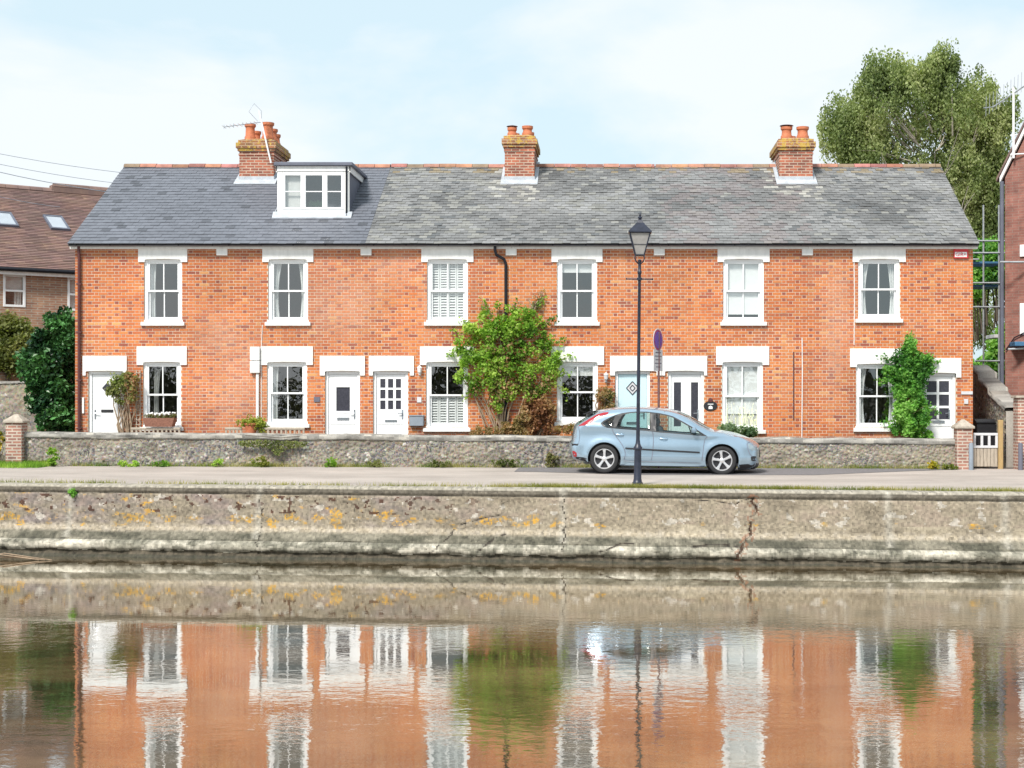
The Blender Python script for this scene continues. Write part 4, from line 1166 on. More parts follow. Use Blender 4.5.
b=MB(); disc(b,.27,0,.008,zc,0); disc(b,.245,.0085,.011,zc,1); disc(b,.20,.0115,.014,zc,2)
b.build('sign_disc',['platewhite','signred','purple'],sp)
z1=EYE+(PY-351)*D/F+.03; z0=EYE+(PY-371)*D/F
b=MB(); plate(b,.25,0,.008,z0,z1,0)
for k,(w,hh) in enumerate(((.15,.03),(.19,.022),(.14,.022),(.18,.022),(.12,.022))):
    zc2=z1-.07-k*.085; plate(b,w,.0085,.0105,zc2-hh/2,zc2+hh/2,1)
b.build('time_plate',['platewhite','grey'],sp)

# ------------------------------------------------------------------ the car
S_=45.7
def cl(px,py): return ((px-664.5)/S_,(475.0-py)/S_)
top_px=[(742,469.0),(750,468.6),(757.2,466.6),(759.6,461),(760.2,453),(759.4,447),(756.2,443.6),(751.5,440.4),(746.6,438),(740.6,435.8),(734.3,434),(727,432.6),(719.4,431.7),(713,430.8),
 (703.3,426.2),(691,419),(683,415.2),(676,412.5),(668,410.7),(660,409.7),(650,408.9),(639,408.4),(622,408.9),(613,409.9),(606,411.2),(597,413.6),(589,418.2),(581,423.2),(576.3,426.6),(574.4,431),(573.2,437),(572.2,443),(570.4,446),(570.2,451),(571.4,455.5),(574.5,460.6),(584.5,463)]
def catmull(P,n=5):
    out=[]
    for i in range(len(P)-1):
        p0=P[max(i-1,0)];p1=P[i];p2=P[i+1];p3=P[min(i+2,len(P)-1)]
        for k in range(n):
            t=k/n; out.append(tuple(.5*((2*p1[a])+(-p0[a]+p2[a])*t+(2*p0[a]-5*p1[a]+4*p2[a]-p3[a])*t*t+(-p0[a]+3*p1[a]-3*p2[a]+p3[a])*t**3) for a in (0,1)))
    out.append(P[-1]); return out
OUT=catmull([cl(*p) for p in top_px],4)
WR=[cl(724.4,461.0),cl(604.6,461.0)]; RW=.322; AR=.372
WR=[(WR[0][0],RW),(WR[1][0],RW)]
def ztop(x):
    best=0
    for i in range(len(OUT)-1):
        a,c=OUT[i],OUT[i+1]
        if (a[0]-x)*(c[0]-x)<=0 and abs(a[0]-c[0])>1e-6:
            t=(x-a[0])/(c[0]-a[0]); best=max(best,a[1]+(c[1]-a[1])*t)
    return best
def outd(x,z):
    d=9
    for i in range(len(OUT)-1):
        d=min(d,segd((x,z),OUT[i],OUT[i+1]))
    return d
def belt(x): return lerp(1.045,.86,sstep(-1.6,1.2,x))
def half(x,z,dd=None):
    w=.885*(1-.10*(abs(x)/2.12)**4-.04*clamp((x-1.0)/1.1)**2)
    b_=belt(x)
    w-=.035*sstep(.42,.18,z)
    w-=.022*sstep(.60,.85,z)*sstep(b_+.02,b_-.1,z)   # shoulder tuck beneath the belt
    w+=.012*exp(-((z-.36)/.03)**2)
    if z>b_-.02: w-= .05*sstep(b_-.02,b_+.06,z)*.5+ max(0,z-b_)*.36*sstep(2.0,.6,abs(x+.2))
    for cx,cz in WR:
        d=sqrt((x-cx)**2+(z-cz)**2)
        w+=.022*exp(-((d-.40)/.07)**2)*(z>.2)
    d=outd(x,z) if dd is None else dd
    r=.13
    if d<r:
        q=1-d/r; w-=r*.85*(1-sqrt(max(0,1-q*q)))
    return w
def arcpts(c,r,a0,a1,n): return [(c[0]+r*cos(lerp(a0,a1,k/n)),c[1]+r*sin(lerp(a0,a1,k/n))) for k in range(n+1)]
zsill=.185
def a_at(c,z): return math.asin((z-c[1])/AR)
side=list(OUT)
a0=a_at(WR[1],.25)
side+=arcpts(WR[1],AR,pi-a_at(WR[1],.24),a_at(WR[1],zsill),22)
side+=[(x,zsill) for x in (-.6,-.2,.2,.6)]
side+=arcpts(WR[0],AR,pi-a_at(WR[0],zsill),a_at(WR[0],.20),22)
dlo=[cl(*p) for p in [(600,424.2),(603.5,421.4),(609.5,418),(615,415.4),(622,413.5),(629,412.4),(636.7,411.7),(647,411.7),(660,413),(667,414.3),(673.6,416),(684.8,421.6),(697,428.4),(709.5,436),(689.7,434.6),(660,432.6),(646.6,431.2),(622,429.8),(607,428.6),(602.5,426.8)]]
gl_q=[cl(*p) for p in [(602.3,424.3),(609,419.6),(614.8,416.6),(612.6,422),(611.2,427.6),(606,427.3)]]
gl_r=[cl(*p) for p in [(616.6,428.2),(618.6,421.5),(622.5,415.2),(630,413.5),(638,412.8),(650.6,412.9),(650.9,430.2),(636,429.4)]]
gl_f=[cl(*p) for p in [(656.4,413.6),(664,414.8),(673,417.1),(683.5,422.4),(696,429.6),(705,434.9),(680,432.9),(657,431.4)]]
def inpoly(p,poly):
    c=False; n=len(poly)
    for i in range(n):
        a,b_=poly[i],poly[(i+1)%n]
        if (a[1]>p[1])!=(b_[1]>p[1]) and p[0]<(b_[0]-a[0])*(p[1]-a[1])/(b_[1]-a[1])+a[0]: c=not c
    return c
def tri_region(polys,grid=.055,outer=None):
    """CDT of polys[0] with others as constrained sub-regions; returns verts, list of (tri, region set)"""
    vs=[];fs=[]
    for P in polys:
        fs.append(list(range(len(vs),len(vs)+len(P)))); vs+= [Vector(p) for p in P]
    xs=[v.x for v in vs]; zs=[v.y for v in vs]
    x=min(xs)+grid*.5
    while x<max(xs):
        z=min(zs)+grid*.5
        while z<max(zs):
            if inpoly((x,z),polys[0]):
                if all((Vector((x,z))-v).length>grid*.4 for v in vs[:sum(len(P) for P in polys)]): vs.append(Vector((x,z)))
            z+=grid
        x+=grid
    r=delaunay_2d_cdt(vs,[],fs,0,1e-5)
    V,_,T=r[0],r[1],r[2]
    out=[]
    for t in T:
        c=(V[t[0]]+V[t[1]]+V[t[2]])/3
        if not inpoly(c,polys[0]): continue
        out.append((t,[inpoly(c,P) for P in polys]))
    return V,out
def add_side(b,V,tris,pick,off=0.,mi=0,tint=(1,1,1),sides=(-1,1),hc={}):
    for sgn in sides:
        vs=[]
        for i,v in enumerate(V):
            k=(round(v.x,5),round(v.y,5))
            if k not in hc: hc[k]=half(v.x,v.y)
            vs.append((v.x,sgn*(hc[k]+off),v.y))
        T_f=[tuple(t) if sgn<0 else tuple(t)[::-1] for t,reg in tris if pick(reg)]
        used=sorted({i for t in T_f for i in t}); mp_={u:k for k,u in enumerate(used)}
        b.add([vs[u] for u in used],[tuple(mp_[i] for i in t) for t in T_f],mi,tint)
car=thing('parked_car',(0,0,0),'pale ice blue five door hatchback parked against the flint wall facing right','car')
V_,T_=tri_region([side,dlo],.05)
b=MB(); add_side(b,V_,T_,lambda r: not r[1])
# cap across the car following the outline
NT=18
def bowf(nx,nz): return .045*abs(nz)+.09*abs(nx)**1.5
capmeta=[]
O=OUT; ny=NT
idx=[]
def capgrid():
    g=[]
    for i,p in enumerate(O):
        a=O[max(i-1,0)];c=O[min(i+1,len(O)-1)]
        tx,tz=c[0]-a[0],c[1]-a[1]; L=sqrt(tx*tx+tz*tz); nx_,nz_=tz/L,-tx/L   # outward
        yh=half(p[0],p[1],0.)
        bw=bowf(nx_,nz_)
        row=[]
        for k in range(ny+1):
            t=-1+2*k/ny
            t=math.copysign(abs(t)**.8,t)
            s=1-abs(t)**2.4
            row.append((p[0]+nx_*bw*s-(.0 if True else 0),t*yh,p[1]+nz_*bw*s))
        g.append(row)
    return g
G=capgrid()
# fix normal direction sign: front must bulge forward
if G[len(G)//12][ny//2][0]<O[len(G)//12][0]: 
    def bowf(nx,nz): return -(.045*abs(nz)+.09*abs(nx)**1.5)
    G=capgrid()
def pxrange(x): return x*S_+664.5
body=[];glass=[];black=[]
for i in range(len(O)-1):
    pxm=pxrange((O[i][0]+O[i+1][0])/2); pzm=(O[i][1]+O[i+1][1])/2
    for k in range(ny):
        t=abs(-1+2*(k+.5)/ny)
        f=[G[i][k],G[i+1][k],G[i+1][k+1],G[i][k+1]]
        if 678<pxm<711.5 and pzm>.9 and t<.90: glass.append(f)
        elif 578<pxm<596 and pzm>1.0 and t<.84: glass.append(f)
        elif (pxm>754 and pzm<.28) or (pxm<577 and pzm<.3) or (pxm>757 and .40<pzm<.56 and t<.62): black.append(f)
        else: body.append(f)
for f in body: b.add(f,[(0,1,2,3)])
import bmesh
def weld(o,d=.0008):
    bm=bmesh.new(); bm.from_mesh(o.data); bmesh.ops.remove_doubles(bm,verts=bm.verts,dist=d); bmesh.ops.recalc_face_normals(bm,faces=bm.faces); bm.to_mesh(o.data); bm.free()
    o.data.polygons.foreach_set('use_smooth',[True]*len(o.data.polygons))
    try: o.data.set_sharp_from_angle(angle=radians(32))
    except Exception: pass
o=b.build('body','car',car); weld(o,.003)
# black trims: lower bumpers, grille, window surround, underside
b=MB()
for f in black: b.add([(x*1.0,y,z) for x,y,z in f],[(0,1,2,3)])
o=b.build('bumper_trim','blackplastic',car); weld(o)
V2,T2=tri_region([dlo,gl_q,gl_r,gl_f],.05)
for sd_ in (-1,1): b=MB(); add_side(b,V2,T2,lambda r: not(r[1] or r[2] or r[3]),-.004,sides=(sd_,)); o=b.build('window_surround','blackplastic',car); weld(o)
for nm,k in (('rear_quarter_glass',1),('rear_door_glass',2),('front_door_glass',3)):
    for sd_ in (-1,1):
        b=MB(); add_side(b,V2,T2,lambda r: r[k],-.012,sides=(sd_,)); o=b.build(nm,'carglass',car,recalc=False); weld(o)
b=MB()
for f in glass:
    if f[0][0]>0: b.add(f,[(0,1,2,3)])
o=b.build('windscreen','carglass',car,recalc=False); weld(o)
b=MB()
for f in glass:
    if f[0][0]<0: b.add(f,[(0,1,2,3)])
o=b.build('rear_window','carglass',car,recalc=False); weld(o)
# arch liners, floor, sills
b=MB()
for c in WR:
    ap=arcpts(c,AR,pi+.25,-.25,24)
    for sgn in (-1,1):
        for k in range(24):
            (xa,za),(xb,zb)=ap[k],ap[k+1]
            ya=sgn*(half(xa,max(za,.2))-.004); yb=sgn*(half(xb,max(zb,.2))-.004)
            b.add([(xa,ya,za),(xb,yb,zb),(xb,sgn*.52,zb),(xa,sgn*.52,za)],[(0,1,2,3)])
        b.add([(x,sgn*.52,z) for x,z in arcpts(c,AR,0,2*pi,20)],[tuple(range(21))])
b.box(-1.75,1.72,-.80,.80,.20,.26); b.box(WR[1][0]+.4,WR[0][0]-.4,-.84,.84,.165,.2)
b.box(WR[0][0]-.38,WR[0][0]+.40,-.51,.51,.26,.6); b.box(WR[1][0]-.5,WR[1][0]+.4,-.51,.51,.26,.62)
b.build('underbody','blackplastic',car,recalc=False)
def patch(name,poly_px,m,off=.006,parent=car,grid=.05,both=True):
    P=[cl(*p) for p in poly_px]; V,T=tri_region([P],grid)
    for sd_ in (-1,1):
        b=MB(); add_side(b,V,T,lambda r:True,off,sides=(sd_,)); o=b.build(name,m,parent,recalc=False)
        o.data.polygons.foreach_set('use_smooth',[True]*len(o.data.polygons))
    return o
patch('tail_light',[(577.2,427.4),(582,423.9),(588.5,419.7),(596,415.2),(603,413),(608.2,412.6),(607,415),(601,416.6),(593.5,420.6),(590.5,424.0),(583.5,426.6)],'tailred')
patch('rear_reflector',[(571.3,453),(573.5,452.8),(576,454.5),(576.3,458.5),(573.6,459.2),(572,457)],'tailred')
patch('headlight',[(750.2,443),(753.2,443.4),(756.2,445.2),(758.3,447.8),(759.0,449.6),(755,450),(751.5,447.8)],'lens')
patch('fog_light',[(753.6,456.2),(756,455.4),(758.8,455.6),(758.8,460),(756,460.6),(753.6,459.6)],'blackplastic')
patch('bumper_strip',[(567.9+2.4,445.2),(572.5,445.4),(577.5,445.3),(577,447.4),(570.9,448.0)],'blackplastic')
patch('front_bumper_trim',[(741.2,464.4),(750,463.6),(758.0,463.1),(757.2,466.2),(750,468.4),(742.2,468.6)],'blackplastic')
patch('rear_bumper_trim',[(574.3,457.6),(579,459.4),(586.5,460.3),(585,463.2),(579.5,462.0),(575.2,461)],'blackplastic')
patch('door_moulding',[(626,448.4),(660,449.9),(701.6,451.6),(701.6,453.1),(660,451.5),(626,449.9)],'blackplastic',.012)
patch('sill_trim',[(625,461.4),(660,462.1),(703,462.7),(703,463.5),(660,463.1),(625,462.5)],'greybox',.008)
def seam(pts,w=.007):
    P=[cl(*p) for p in pts]; P=catmull(P,6); b=MB()
    for sgn in (-1,1):
        vs=[];
        for i,p in enumerate(P):
            a=P[max(i-1,0)];c=P[min(i+1,len(P)-1)]; t=Vector((c[0]-a[0],c[1]-a[1])).normalized(); n=Vector((-t.y,t.x))*w
            for q in (1,-1):
                x,z=p[0]+n.x*q,p[1]+n.y*q; vs.append((x,sgn*(half(x,z)+.002),z))
        b.add(vs,[(2*i,2*i+1,2*i+3,2*i+2) for i in range(len(P)-1)])
    b.build('door_seam','grey',car,recalc=False)
seam([(653.6,432),(654.4,440),(654,452),(652.6,461)]); seam([(709,436.5),(706.5,440),(705.2,450),(704,461)])
seam([(612,429),(614,434),(618.5,440),(624,448),(626,455),(624.8,461)])
seam([(752.5,441),(749.6,443.2),(751,450),(754,455),(759.4,456.4)]); seam([(577.5,428),(579,436),(578,446)],.005)
for pts in ([(616,435.2),(624,435.6)],[(660.5,438.6),(668.6,439.2)]):
    for sgn in (-1,1):
        b=MB(); P=[cl(*p) for p in pts]; Q=[]
        for t,o_ in ((0,.0),(.12,.03),(.5,.042),(.88,.03),(1,.0)):
            x=lerp(P[0][0],P[1][0],t); z=lerp(P[0][1],P[1][1],t); Q.append((x,sgn*(half(x,z)+o_),z))
        b.tube(Q,.014,8)
        b.build('door_handle','car',car,smooth=True)
# mirrors
x,z=cl(695.5,431)
for sgn in (-1,1):
    b=MB(); bs=MB(); y=half(x,z)
    b.lathe([(.0,-.12),(.055,-.105),(.078,-.06),(.086,0),(.08,.05),(.05,.075),(.0,.08)],(0,0,0),14,axis='y')
    n=7*14; b.v[-n:]=[(x+v[0]*.75+.01*0,sgn*(y+.14+v[1]),z+.03+v[2]*.78) for v in b.v[-n:]]
    bs.tube([(x+.03,sgn*(y-.02),z-.03),(x+.02,sgn*(y+.08),z-.01)],.022,8)
    wm=b.build('wing_mirror','car',car,smooth=True); bs.build('mirror_arm','blackplastic',wm)
# wheels
for ci,c in enumerate(WR):
    for sgn in (-1,1):
        yo=sgn*(.865)
        def Y(h): return h*sgn   # h negative = outward offset from yo
        b=MB(); prof_t=[(.215,-.01),(.235,.004),(.275,.012),(.305,.002),(.318,-.02),(RW,-.05),(RW,-.15),(.318,-.18),(.29,-.20),(.22,-.19)]
        b.lathe([(r,yo+sgn*h) for r,h in prof_t],(c[0],0,c[1]),40,axis='y',cap=False); ty=b.build('wheel','tyre',car,smooth=True)
        b=MB(); b.lathe([(.222,yo+sgn*-.002),(.226,yo+sgn*.006),(.212,yo+sgn*.006),(.205,yo-sgn*.02),(.19,yo-sgn*.10),(.19,yo-sgn*.16)],(c[0],0,c[1]),40,axis='y',cap=False)
        for k in range(5):
            a=2*pi*k/5+pi/2+(0 if ci else .15)
            def R_(r,w,h): return (c[0]+r*cos(a)-w*sin(a),yo+sgn*h,c[1]+r*sin(a)+w*cos(a))
            st=[(.03,.030,-.012),(.08,.026,-.006),(.14,.027,-.002),(.18,.034,0),(.21,.046,0)]
            vs=[]
            for r,w,h in st: vs+=[R_(r,-w,h-.012),R_(r,-w*.62,h),R_(r,w*.62,h),R_(r,w,h-.012),R_(r,w*.9,h-.05),R_(r,-w*.9,h-.05)]
            fs=[]
            for q in range(len(st)-1):
                for e in range(6): fs.append((q*6+e,q*6+(e+1)%6,(q+1)*6+(e+1)%6,(q+1)*6+e))
            b.add(vs,fs)
        b.lathe([(.0,yo+sgn*.006),(.03,yo+sgn*.004),(.05,yo-sgn*.006),(.055,yo-sgn*.03)],(c[0],0,c[1]),16,axis='y')
        b.build('rim','alloy',ty,smooth=True)
        b=MB(); b.lathe([(.0,yo-sgn*.055),(.19,yo-sgn*.055),(.19,yo-sgn*.06)],(c[0],0,c[1]),24,axis='y')
        b.build('brake_disc','blackplastic',ty)
# interior
b=MB(); b.box(-1.5,1.15,-.74,.74,.262,.30); b.box(-1.62,-1.1,-.66,.66,.30,.86)
b.bbox(.72,1.0,-.70,.70,.5,.88,.05)
b.build('cabin_floor','seat',car)
for x,y in ((.1,-.36),(.1,.36),(-.85,-.36),(-.85,.36)):
    b=MB(); b.bbox(x-.05,x+.45,y-.24,y+.24,.3,.5,.05)
    n=len(b.v); b.bbox(x-.14,x-.01,y-.24,y+.24,.5,1.06,.05); b.bbox(x-.13,x-.04,y-.11,y+.11,1.09,1.24,.04); b.tube([(x-.085,y,1.0),(x-.085,y,1.12)],.012,6)
    for i in range(n,len(b.v)): v=b.v[i]; b.v[i]=(v[0]-(v[2]-.5)*.25,v[1],v[2])
    b.build('seat','seat',car)
b=MB(); R0=.18; pts=[]
for k in range(21):
    a=2*pi*k/20; pts.append((.62+.35*R0*sin(a)*-1,.36+R0*cos(a),.88+R0*sin(a)*.93))
b.tube(pts,.014,6); b.tube([(.62,.36,.88),(.85,.36,.78)],.03,8); b.tube([(.62,.19,.88),(.62,.53,.88)],.015,6); b.build('steering_wheel','blackplastic',car)
b=MB(); b.bbox(-1.83,-1.55,-.55,.55,1.375,1.395,.008); 
for i in range(len(b.v)): v=b.v[i]; b.v[i]=(v[0],v[1],v[2]+(v[0]+1.55)*.28)
b.build('spoiler','blackplastic',car)
b=MB(); b.tube([(-1.1,0,1.49),(-1.45,0,1.72)],.006,5); b.build('aerial','blackplastic',car)
for s_,nm in((1,'number_plate'),(-1,'number_plate')):
    pass
cx_,cy_=(665.0-PX)*33.85/F,34.7
car.location=(cx_,cy_,gz(cx_,cy_)-.012); car.rotation_euler=(0,radians(.75),radians(-3.2))

# ------------------------------------------------------------------ neighbours
# left: tiled house behind
Dn=46.; TX=-611*46/F; th=radians(38)
r=thing('tiled_house',(TX,Dn,0),'brown tiled brick house with skylights far left behind the terrace','house'); r.rotation_euler.z=th
def ut(px):
    k=(px-PX)/F; return TX+(46*k-TX)/(cos(th)-k*sin(th))
def zt_(px,py):
    k=(px-PX)/F; u=(46*k-TX)/(cos(th)-k*sin(th)); D=46+u*sin(th); return EYE+(PY-py)*D/F
ez=zt_(0,268)
hx0,hx1=TX-8,TX+6.5
ops=[(ut(3),ut(25.5),zt_(14,307),zt_(14,274.5)),(ut(67.5),ut(92),zt_(75,311),zt_(75,278))]
xs=sorted({hx0,hx1,*[v for o in ops for v in o[:2]]}); zs=sorted({0,ez,*[v for o in ops for v in o[2:]]})
b=MB(); wall_grid(b,xs,zs,lambda i,j: not any(o[0]<=xs[i]+1e-6 and xs[i+1]<=o[1]+1e-6 and o[2]<=zs[j]+1e-6 and zs[j+1]<=o[3]+1e-6 for o in ops),Dn,Dn+.25)
b.build('wall','stock_brick',r)
b=MB(); b.box(hx0,hx1,Dn+2.5,Dn+2.6,0,ez); b.build('interior','room',r)
ry,rz=51.,8.86
b=MB(); L=sqrt((ry-Dn+.25)**2+(rz-ez)**2); n=int(L/.115)
y0_=Dn-.25; z0_=ez-.03; uy=(ry-y0_)/L*1.0; uz=(rz-z0_)/L
for q in range(n):
    s0=q*L/n; s1=(q+1)*L/n+.01; k=0; x=hx0-.2+(q%2)*.3
    while x<hx1:
        x2=min(x+.6,hx1); g_=random.uniform(.75,1.3); o_=.018+.008*random.random()
        b.add([(x,y0_+uy*s0-uz*o_,z0_+uz*s0+uy*o_),(x2,y0_+uy*s0-uz*o_,z0_+uz*s0+uy*o_),(x2,y0_+uy*s1,z0_+uz*s1),(x,y0_+uy*s1,z0_+uz*s1),(x,y0_+uy*s0,z0_+uz*s0),(x2,y0_+uy*s0,z0_+uz*s0)],[(0,1,2,3),(4,5,1,0)],0,(g_,g_*random.uniform(.9,1),g_*.95)); x=x2
b.add([(hx0,ry,rz-.01),(hx1,ry,rz-.01),(hx1,Dn+10.4,ez),(hx0,Dn+10.4,ez)],[(0,1,2,3)],0,(.9,.9,.9))
# ridge rises a little toward the terrace
rf=b.build('roof','claytile',r,recalc=False)
b=MB(); xr=TX+3.1; x=hx0
while x<hx1:
    up=.18 if x>xr else 0; x2=x+.4; g_=random.uniform(.8,1.25)
    b.tube([(x,ry,rz-.02+up),(x2-.01,ry,rz-.02+up)],.13,8,0,(g_,g_,g_)); x=x2
b.bbox(xr,hx1,ry-.12,ry+.12,rz-.05,rz+.2,.02); b.build('ridge_tiles','claytile',rf,smooth=True)
b=MB(); b.bbox(hx0,hx1,Dn-.2,Dn-.17,ez-.20,ez-.03,.004); b.build('fascia','paint',r)
b=MB(); b.tube([(hx0,Dn-.27,ez-.04),(hx1,Dn-.27,ez-.04)],.06,8); b.build('gutter','black',r)
for oi,(a,c,d,e) in enumerate(ops):
    b=MB(); y=Dn-.02; w=.07
    b.bbox(a,a+w,y,y+.08,d,e,.005); b.bbox(c-w,c,y,y+.08,d,e,.005); b.bbox(a+w,c-w,y+.001,y+.079,d,d+w,.005); b.bbox(a+w,c-w,y+.001,y+.079,e-w,e,.005); zm=(d+e)/2; b.bbox(a+w,c-w,y+.002,y+.07,zm-.03,zm+.03,.005)
    wn=b.build('window','upvc',r); b=MB(); b.add([(a+w,y+.04,d+w),(c-w,y+.04,d+w),(c-w,y+.04,e-w),(a+w,y+.04,e-w)],[(0,1,2,3)]); b.build('pane','glass',wn,recalc=False)
    b=MB(); 
    if oi==0: b.bbox(a+w,c-w,y+.15,y+.16,zm,e-w,.002); drape(b,c-.3,c-w,y+.15,d,zm,.1,.02,3)
    else: b.bbox(a+w,c-w,y+.15,y+.16,d,e-w,.002)
    b.build('curtain','curtain',wn)
def skylight(x0_,v0_):
    a=Vector((x0_,y0_,z0_))+Vector((0,uy,uz))*v0_; up=Vector((0,uy,uz)); nn=Vector((0,-uz,uy)); w=.62; ht=1.0
    b=MB()
    def q(u,v,h): return a+Vector((u*w,0,0))+up*(v*ht)+nn*h
    for (u0,u1,v0,v1) in ((0,.1,0,1),(.9,1,0,1),(.1,.9,0,.08),(.1,.9,.92,1)):
        b.add([q(u0,v0,.09),q(u1,v0,.09),q(u1,v1,.09),q(u0,v1,.09),q(u0,v0,.0),q(u1,v0,.0),q(u1,v1,.0),q(u0,v1,.0)],[(0,1,2,3),(0,4,5,1),(1,5,6,2),(2,6,7,3),(3,7,4,0)])
    s=b.build('skylight','leadroof',r); b=MB(); b.add([q(.1,.08,.07),q(.9,.08,.07),q(.9,.92,.07),q(.1,.92,.07)],[(0,1,2,3)]); b.build('skylight_pane','skyglass',s,recalc=False)
skylight(TX+2.25,2.95); skylight(TX+.62,2.95)

# right: plum brick gable house
Dg=43.; gx0=fx(1005,Dg)
r=thing('gable_house',(gx0+4,Dg,.1),'dark plum brick house with a white edged gable at the far right','house')
gx1=gx0+9; r.location.x=gx0; ORIG[r.name]=Vector((gx0,Dg,.1)); r.rotation_euler.z=radians(-38); xe=(gx0+gx1)/2; ze=EYE+(PY-178)*Dg/F; zr=ze+(xe-gx0)*1.85
b=MB(); b.prism([(gx0,0),(gx1,0),(gx1,ze),(xe,zr),(gx0,ze)],Dg,Dg+9); b.build('wall','plum_brick',r)
b=MB()
def edge(xa,za,xb,zb,y0,y1,t): 
    b.prism([(xa,za),(xb,zb),(xb,zb+t),(xa,za+t)],y0,y1)
edge(gx0-.12,ze-.14,xe,zr+.06,Dg-.10,Dg-.03,.16); edge(xe,zr+.06,gx1+.12,ze-.14,Dg-.10,Dg-.03,.16); b.build('bargeboard','paint',r)
b=MB(); edge(gx0-.2,ze-.1,xe,zr+.24,Dg-.14,Dg+9.1,.1); edge(xe,zr+.24,gx1+.2,ze-.1,Dg-.14,Dg+9.1,.1); b.build('roof','claytile',r)
b=MB(); xw=fx(1021,Dg); b.bbox(xw,xw+1.0,Dg-.05,Dg-.001,EYE+(PY-258)*Dg/F,EYE+(PY-246)*Dg/F+.0,.01); b.bbox(xw,xw+1.0,Dg-.05,Dg-.001,EYE+(PY-335)*Dg/F,EYE+(PY-304)*Dg/F,.01); b.build('window','upvc',r)
b=MB(); xx=gx0-.06; b.tube([(xx,Dg-.07,ze-.1),(xx,Dg-.07,.1)],.06,8); b.build('downpipe','leadroof',r,smooth=True)
b=MB(); b.tube([(gx0+.05,Dg-.05,EYE+(PY-350)*Dg/F),(gx0+.3,Dg-.05,EYE+(PY-338)*Dg/F),(gx0+.8,Dg-.05,EYE+(PY-330)*Dg/F)],.018,6); b.build('cable','black',r)
mx=fx(1016.3,Dg); b=MB(); b.tube([(mx,Dg-.15,EYE+(PY-160)*Dg/F),(mx,Dg-.15,EYE+(PY-90)*Dg/F)],.035,8); 
b.tube([(mx-.1,Dg-.15,EYE+(PY-156)*Dg/F),(mx+.4,Dg-.02,EYE+(PY-156)*Dg/F)],.02,6); b.tube([(mx-.1,Dg-.15,EYE+(PY-137)*Dg/F),(mx+.3,Dg-.02,EYE+(PY-137)*Dg/F)],.02,6)
b.build('aerial_mast','upvc',r)
b=MB(); za=EYE+(PY-103)*Dg/F; a=Vector((fx(995,Dg),Dg-.15,za-.1)); c=Vector((fx(1036,Dg),Dg-.15,za+.5))
b.tube([a,c],.022,6)
for k in range(11):
    q=a.lerp(c,k/11.)-Vector((.22,0,.0)); b.tube([q+Vector((0,-.02,-.24)),q+Vector((0,.02,.33))],.007,4)
b.tube([a+Vector((-.3,0,0)),a],.014,4)
b.build('television_aerial','steel',r)
# scaffold in the gap
r=thing('scaffold',(fx(988,45.5),45.5,.1),'galvanised scaffold poles with blue boards in the gap beside the plum brick house','scaffold')
Ds=45.5
for px,p0,p1,y in ((983.5,205,470,45.5),(999,205,470,45.5),(983.5,215,470,46.8),(999.5,215,470,46.8),(1001.5,226,470,44.3)):
    b=MB(); b.tube([(fx(px,y),y,.1),(fx(px,y),y,EYE+(PY-p0)*y/F)],.028,8); b.build('standard','steel',r,smooth=True)
for py,xa,xb in ((241,968,1006),(253,968,1006),(259.5,968,1040),(283,968,1003),(307,968,1004),(361,975,1004)):
    b=MB(); z=EYE+(PY-py)*Ds/F; b.tube([(fx(xa,Ds),Ds-.05,z),(fx(xb,Ds) if xb<1010 else gx0-.15,Ds-.05,z)],.026,8); b.build('ledger','steel',r,smooth=True)
for py in (262.5,285.5): 
    b=MB(); z=EYE+(PY-py)*Ds/F; b.bbox(fx(972,Ds),fx(1002.5,Ds),Ds-.0,Ds+1.2,z-.03,z+.03,.005); b.build('board','bluepaint',r)
b=MB(); z=EYE+(PY-336)*Ds/F; b.bbox(fx(994,Ds),fx(1003,Ds),Ds-.0,Ds+1.0,z-.05,z+.05,.005); b.build('board','platewhite',r)
b=MB(); z=EYE+(PY-347.5)*42.4/F; b.tube([(fx(1008,42.4),42.4,z-.05),(fx(1040,42.4),42.4,z)],.03,8); b.build('tube','steel',r)
b=MB(); b.bbox(fx(1014,42.4),fx(1040,42.4),42.3,42.9,z+.04,z+.16,.01); b.build('board','bluepaint',r)
b=MB(); z2=EYE+(PY-262)*42.4/F; b.tube([(fx(1000,42.4),42.4,z2),(fx(1040,42.4),42.4,z2)],.03,8); b.tube([(fx(1030,42.4),42.4,.1),(fx(1030,42.4),42.4,z2+1)],.03,8); b.build('tube','steel',r)

# overhead wires
for k,(ya,yb,lab) in enumerate(((141,169,'uppermost'),(149,178,'second from the top'),(153,186,'third from the top'),(171,197,'lowest'))):
    b=MB(); P=W(-120,ya-14,44); Q=W((190,165,142,60)[k] ,yb+10,49); pts=[]
    for i in range(13):
        t=i/12; p=P.lerp(Q,t); p.z-=.22*4*t*(1-t); pts.append(p)
    b.tube(pts,.008 if k!=2 else .011,5); tag(b.build('overhead_wire','greybox',loc=P),'thin overhead wire at upper left, %s of the four'%lab,'wire','overhead wires at upper left')

